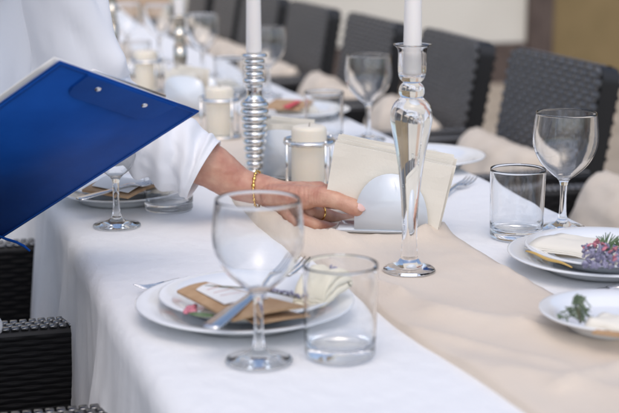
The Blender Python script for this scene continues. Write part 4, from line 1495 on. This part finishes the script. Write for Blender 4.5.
shirt_limb(([HL, HIP.lerp(CHEST, 0.45), CHEST, NECK + Vector((-0.01, 0, -0.02))], [0.150, 0.142, 0.140, 0.066]))
for s in (-1, 1):
    capsule(bm, HL + Vector((0, s * 0.07, 0)), HIP.lerp(CHEST, 0.5) + Vector((0, s * 0.06, 0)), 0.142, 0.120)
    capsule(bm, CHEST + Vector((-0.015, s * 0.075, 0)), CHEST.lerp(NECK, 0.5) + Vector((0, s * 0.055, 0)), 0.118, 0.085)
shirt_limb(([NECK + Vector((-0.02, 0, -0.03)), SH_L], [0.070, 0.072]))
shirt_limb(([NECK + Vector((-0.02, 0, -0.03)), SH_R], [0.070, 0.070]))
shirt_limb(([CHEST + Vector((0.03, 0.09, 0.0)), SH_L + Vector((-0.02, -0.02, -0.04))], [0.105, 0.070]))
shirt_limb(([HIP.lerp(CHEST, 0.7) + Vector((0.02, 0.08, 0.0)), SH_L.lerp(EL_L, 0.22) + Vector((-0.045, -0.02, 0))], [0.105, 0.055]))
shirt_limb(([px(-30, -75, 2.00), px(-28, 30, 2.03), px(-45, 150, 2.02)], [0.085, 0.092, 0.085]))
shirt_limb(([CHEST, px(-30, -40, 2.01)], [0.125, 0.085]))
shirt_limb(([HIP, px(-45, 140, 2.02)], [0.125, 0.08]))
torso = remeshed(bm, 0.008, 8, 0.5)
tn = [q.normal.copy() for q in torso.vertices]
tco = []
for vt, n_ in zip(torso.vertices, tn):
    c_ = vt.co.copy()
    lowness = smooth01((1.25 - c_.z) / 0.3)
    tco.extend(c_ + n_ * (0.006 * fbm(c_.x * 6, c_.y * 6, c_.z * 3) + lowness * 0.0055 * math.sin(c_.y * 62 + c_.x * 28 + 4 * fbm(c_.x * 3, c_.y * 3, c_.z * 3))))
torso.vertices.foreach_set('co', tco)
bms = bmesh.new()
bms.from_mesh(torso)
for V_, F_ in ((V1, F1), (V2, F2)):
    me2 = bpy.data.meshes.new('t'); me2.from_pydata([tuple(q) for q in V_], [], F_); bms.from_mesh(me2)
bmesh.ops.recalc_face_normals(bms, faces=bms.faces)
me = bpy.data.meshes.new('shirt'); bms.to_mesh(me); bms.free()
shirt = in_person(link_mesh('shirt', me, M['shirt']))
bm = bmesh.new()
for hip, knee, ank, toe in LEGS:
    chain(bm, [hip + Vector((0, 0, 0.03)), hip.lerp(knee, 0.4), knee, ank + Vector((0, 0, 0.03))], [0.092, 0.088, 0.070, 0.060], 20)
chain(bm, [HIP + Vector((0, -0.05, -0.03)), HIP + Vector((0, 0.05, -0.03))], [0.112, 0.112], 20)
in_person(link_mesh('trousers', remeshed(bm, 0.009, 6, 0.5), M['trousers']))
for hip, knee, ank, toe in LEGS:
    bm = bmesh.new()
    chain(bm, [ank + Vector((-0.03, 0, -0.035)), ank.lerp(toe, 0.5) + Vector((0, 0, -0.012)), toe + Vector((0.02, 0, 0.002))], [0.046, 0.043, 0.036], 16)
    in_person(link_mesh('shoe', remeshed(bm, 0.006, 4, 0.5), M['shoe']))
bm = bmesh.new()
ellipsoid(bm, HEADC - hf * 0.018 + hu * 0.022, hf * 0.098, hs * 0.084, hu * 0.104)
ellipsoid(bm, HEADC - hf * 0.085 - hu * 0.005, hf * 0.055, hs * 0.060, hu * 0.075)
hm = remeshed(bm, 0.006, 4, 0.5)
hc = []
for vt, n_ in zip(hm.vertices, [q.normal.copy() for q in hm.vertices]):
    hc.extend(vt.co + n_ * 0.003 * math.sin(vt.co.dot(hs) * 260))
hm.vertices.foreach_set('co', hc)
in_person(link_mesh('hair', hm, M['hair']))
for s in (-1, 1):
    bm = bmesh.new()
    ellipsoid(bm, HEADC + hf * 0.086 + hs * s * 0.032 + hu * 0.008, hf * 0.010, hs * 0.013, hu * 0.006, 12)
    in_person(obj('eye', bm, M['paper']))
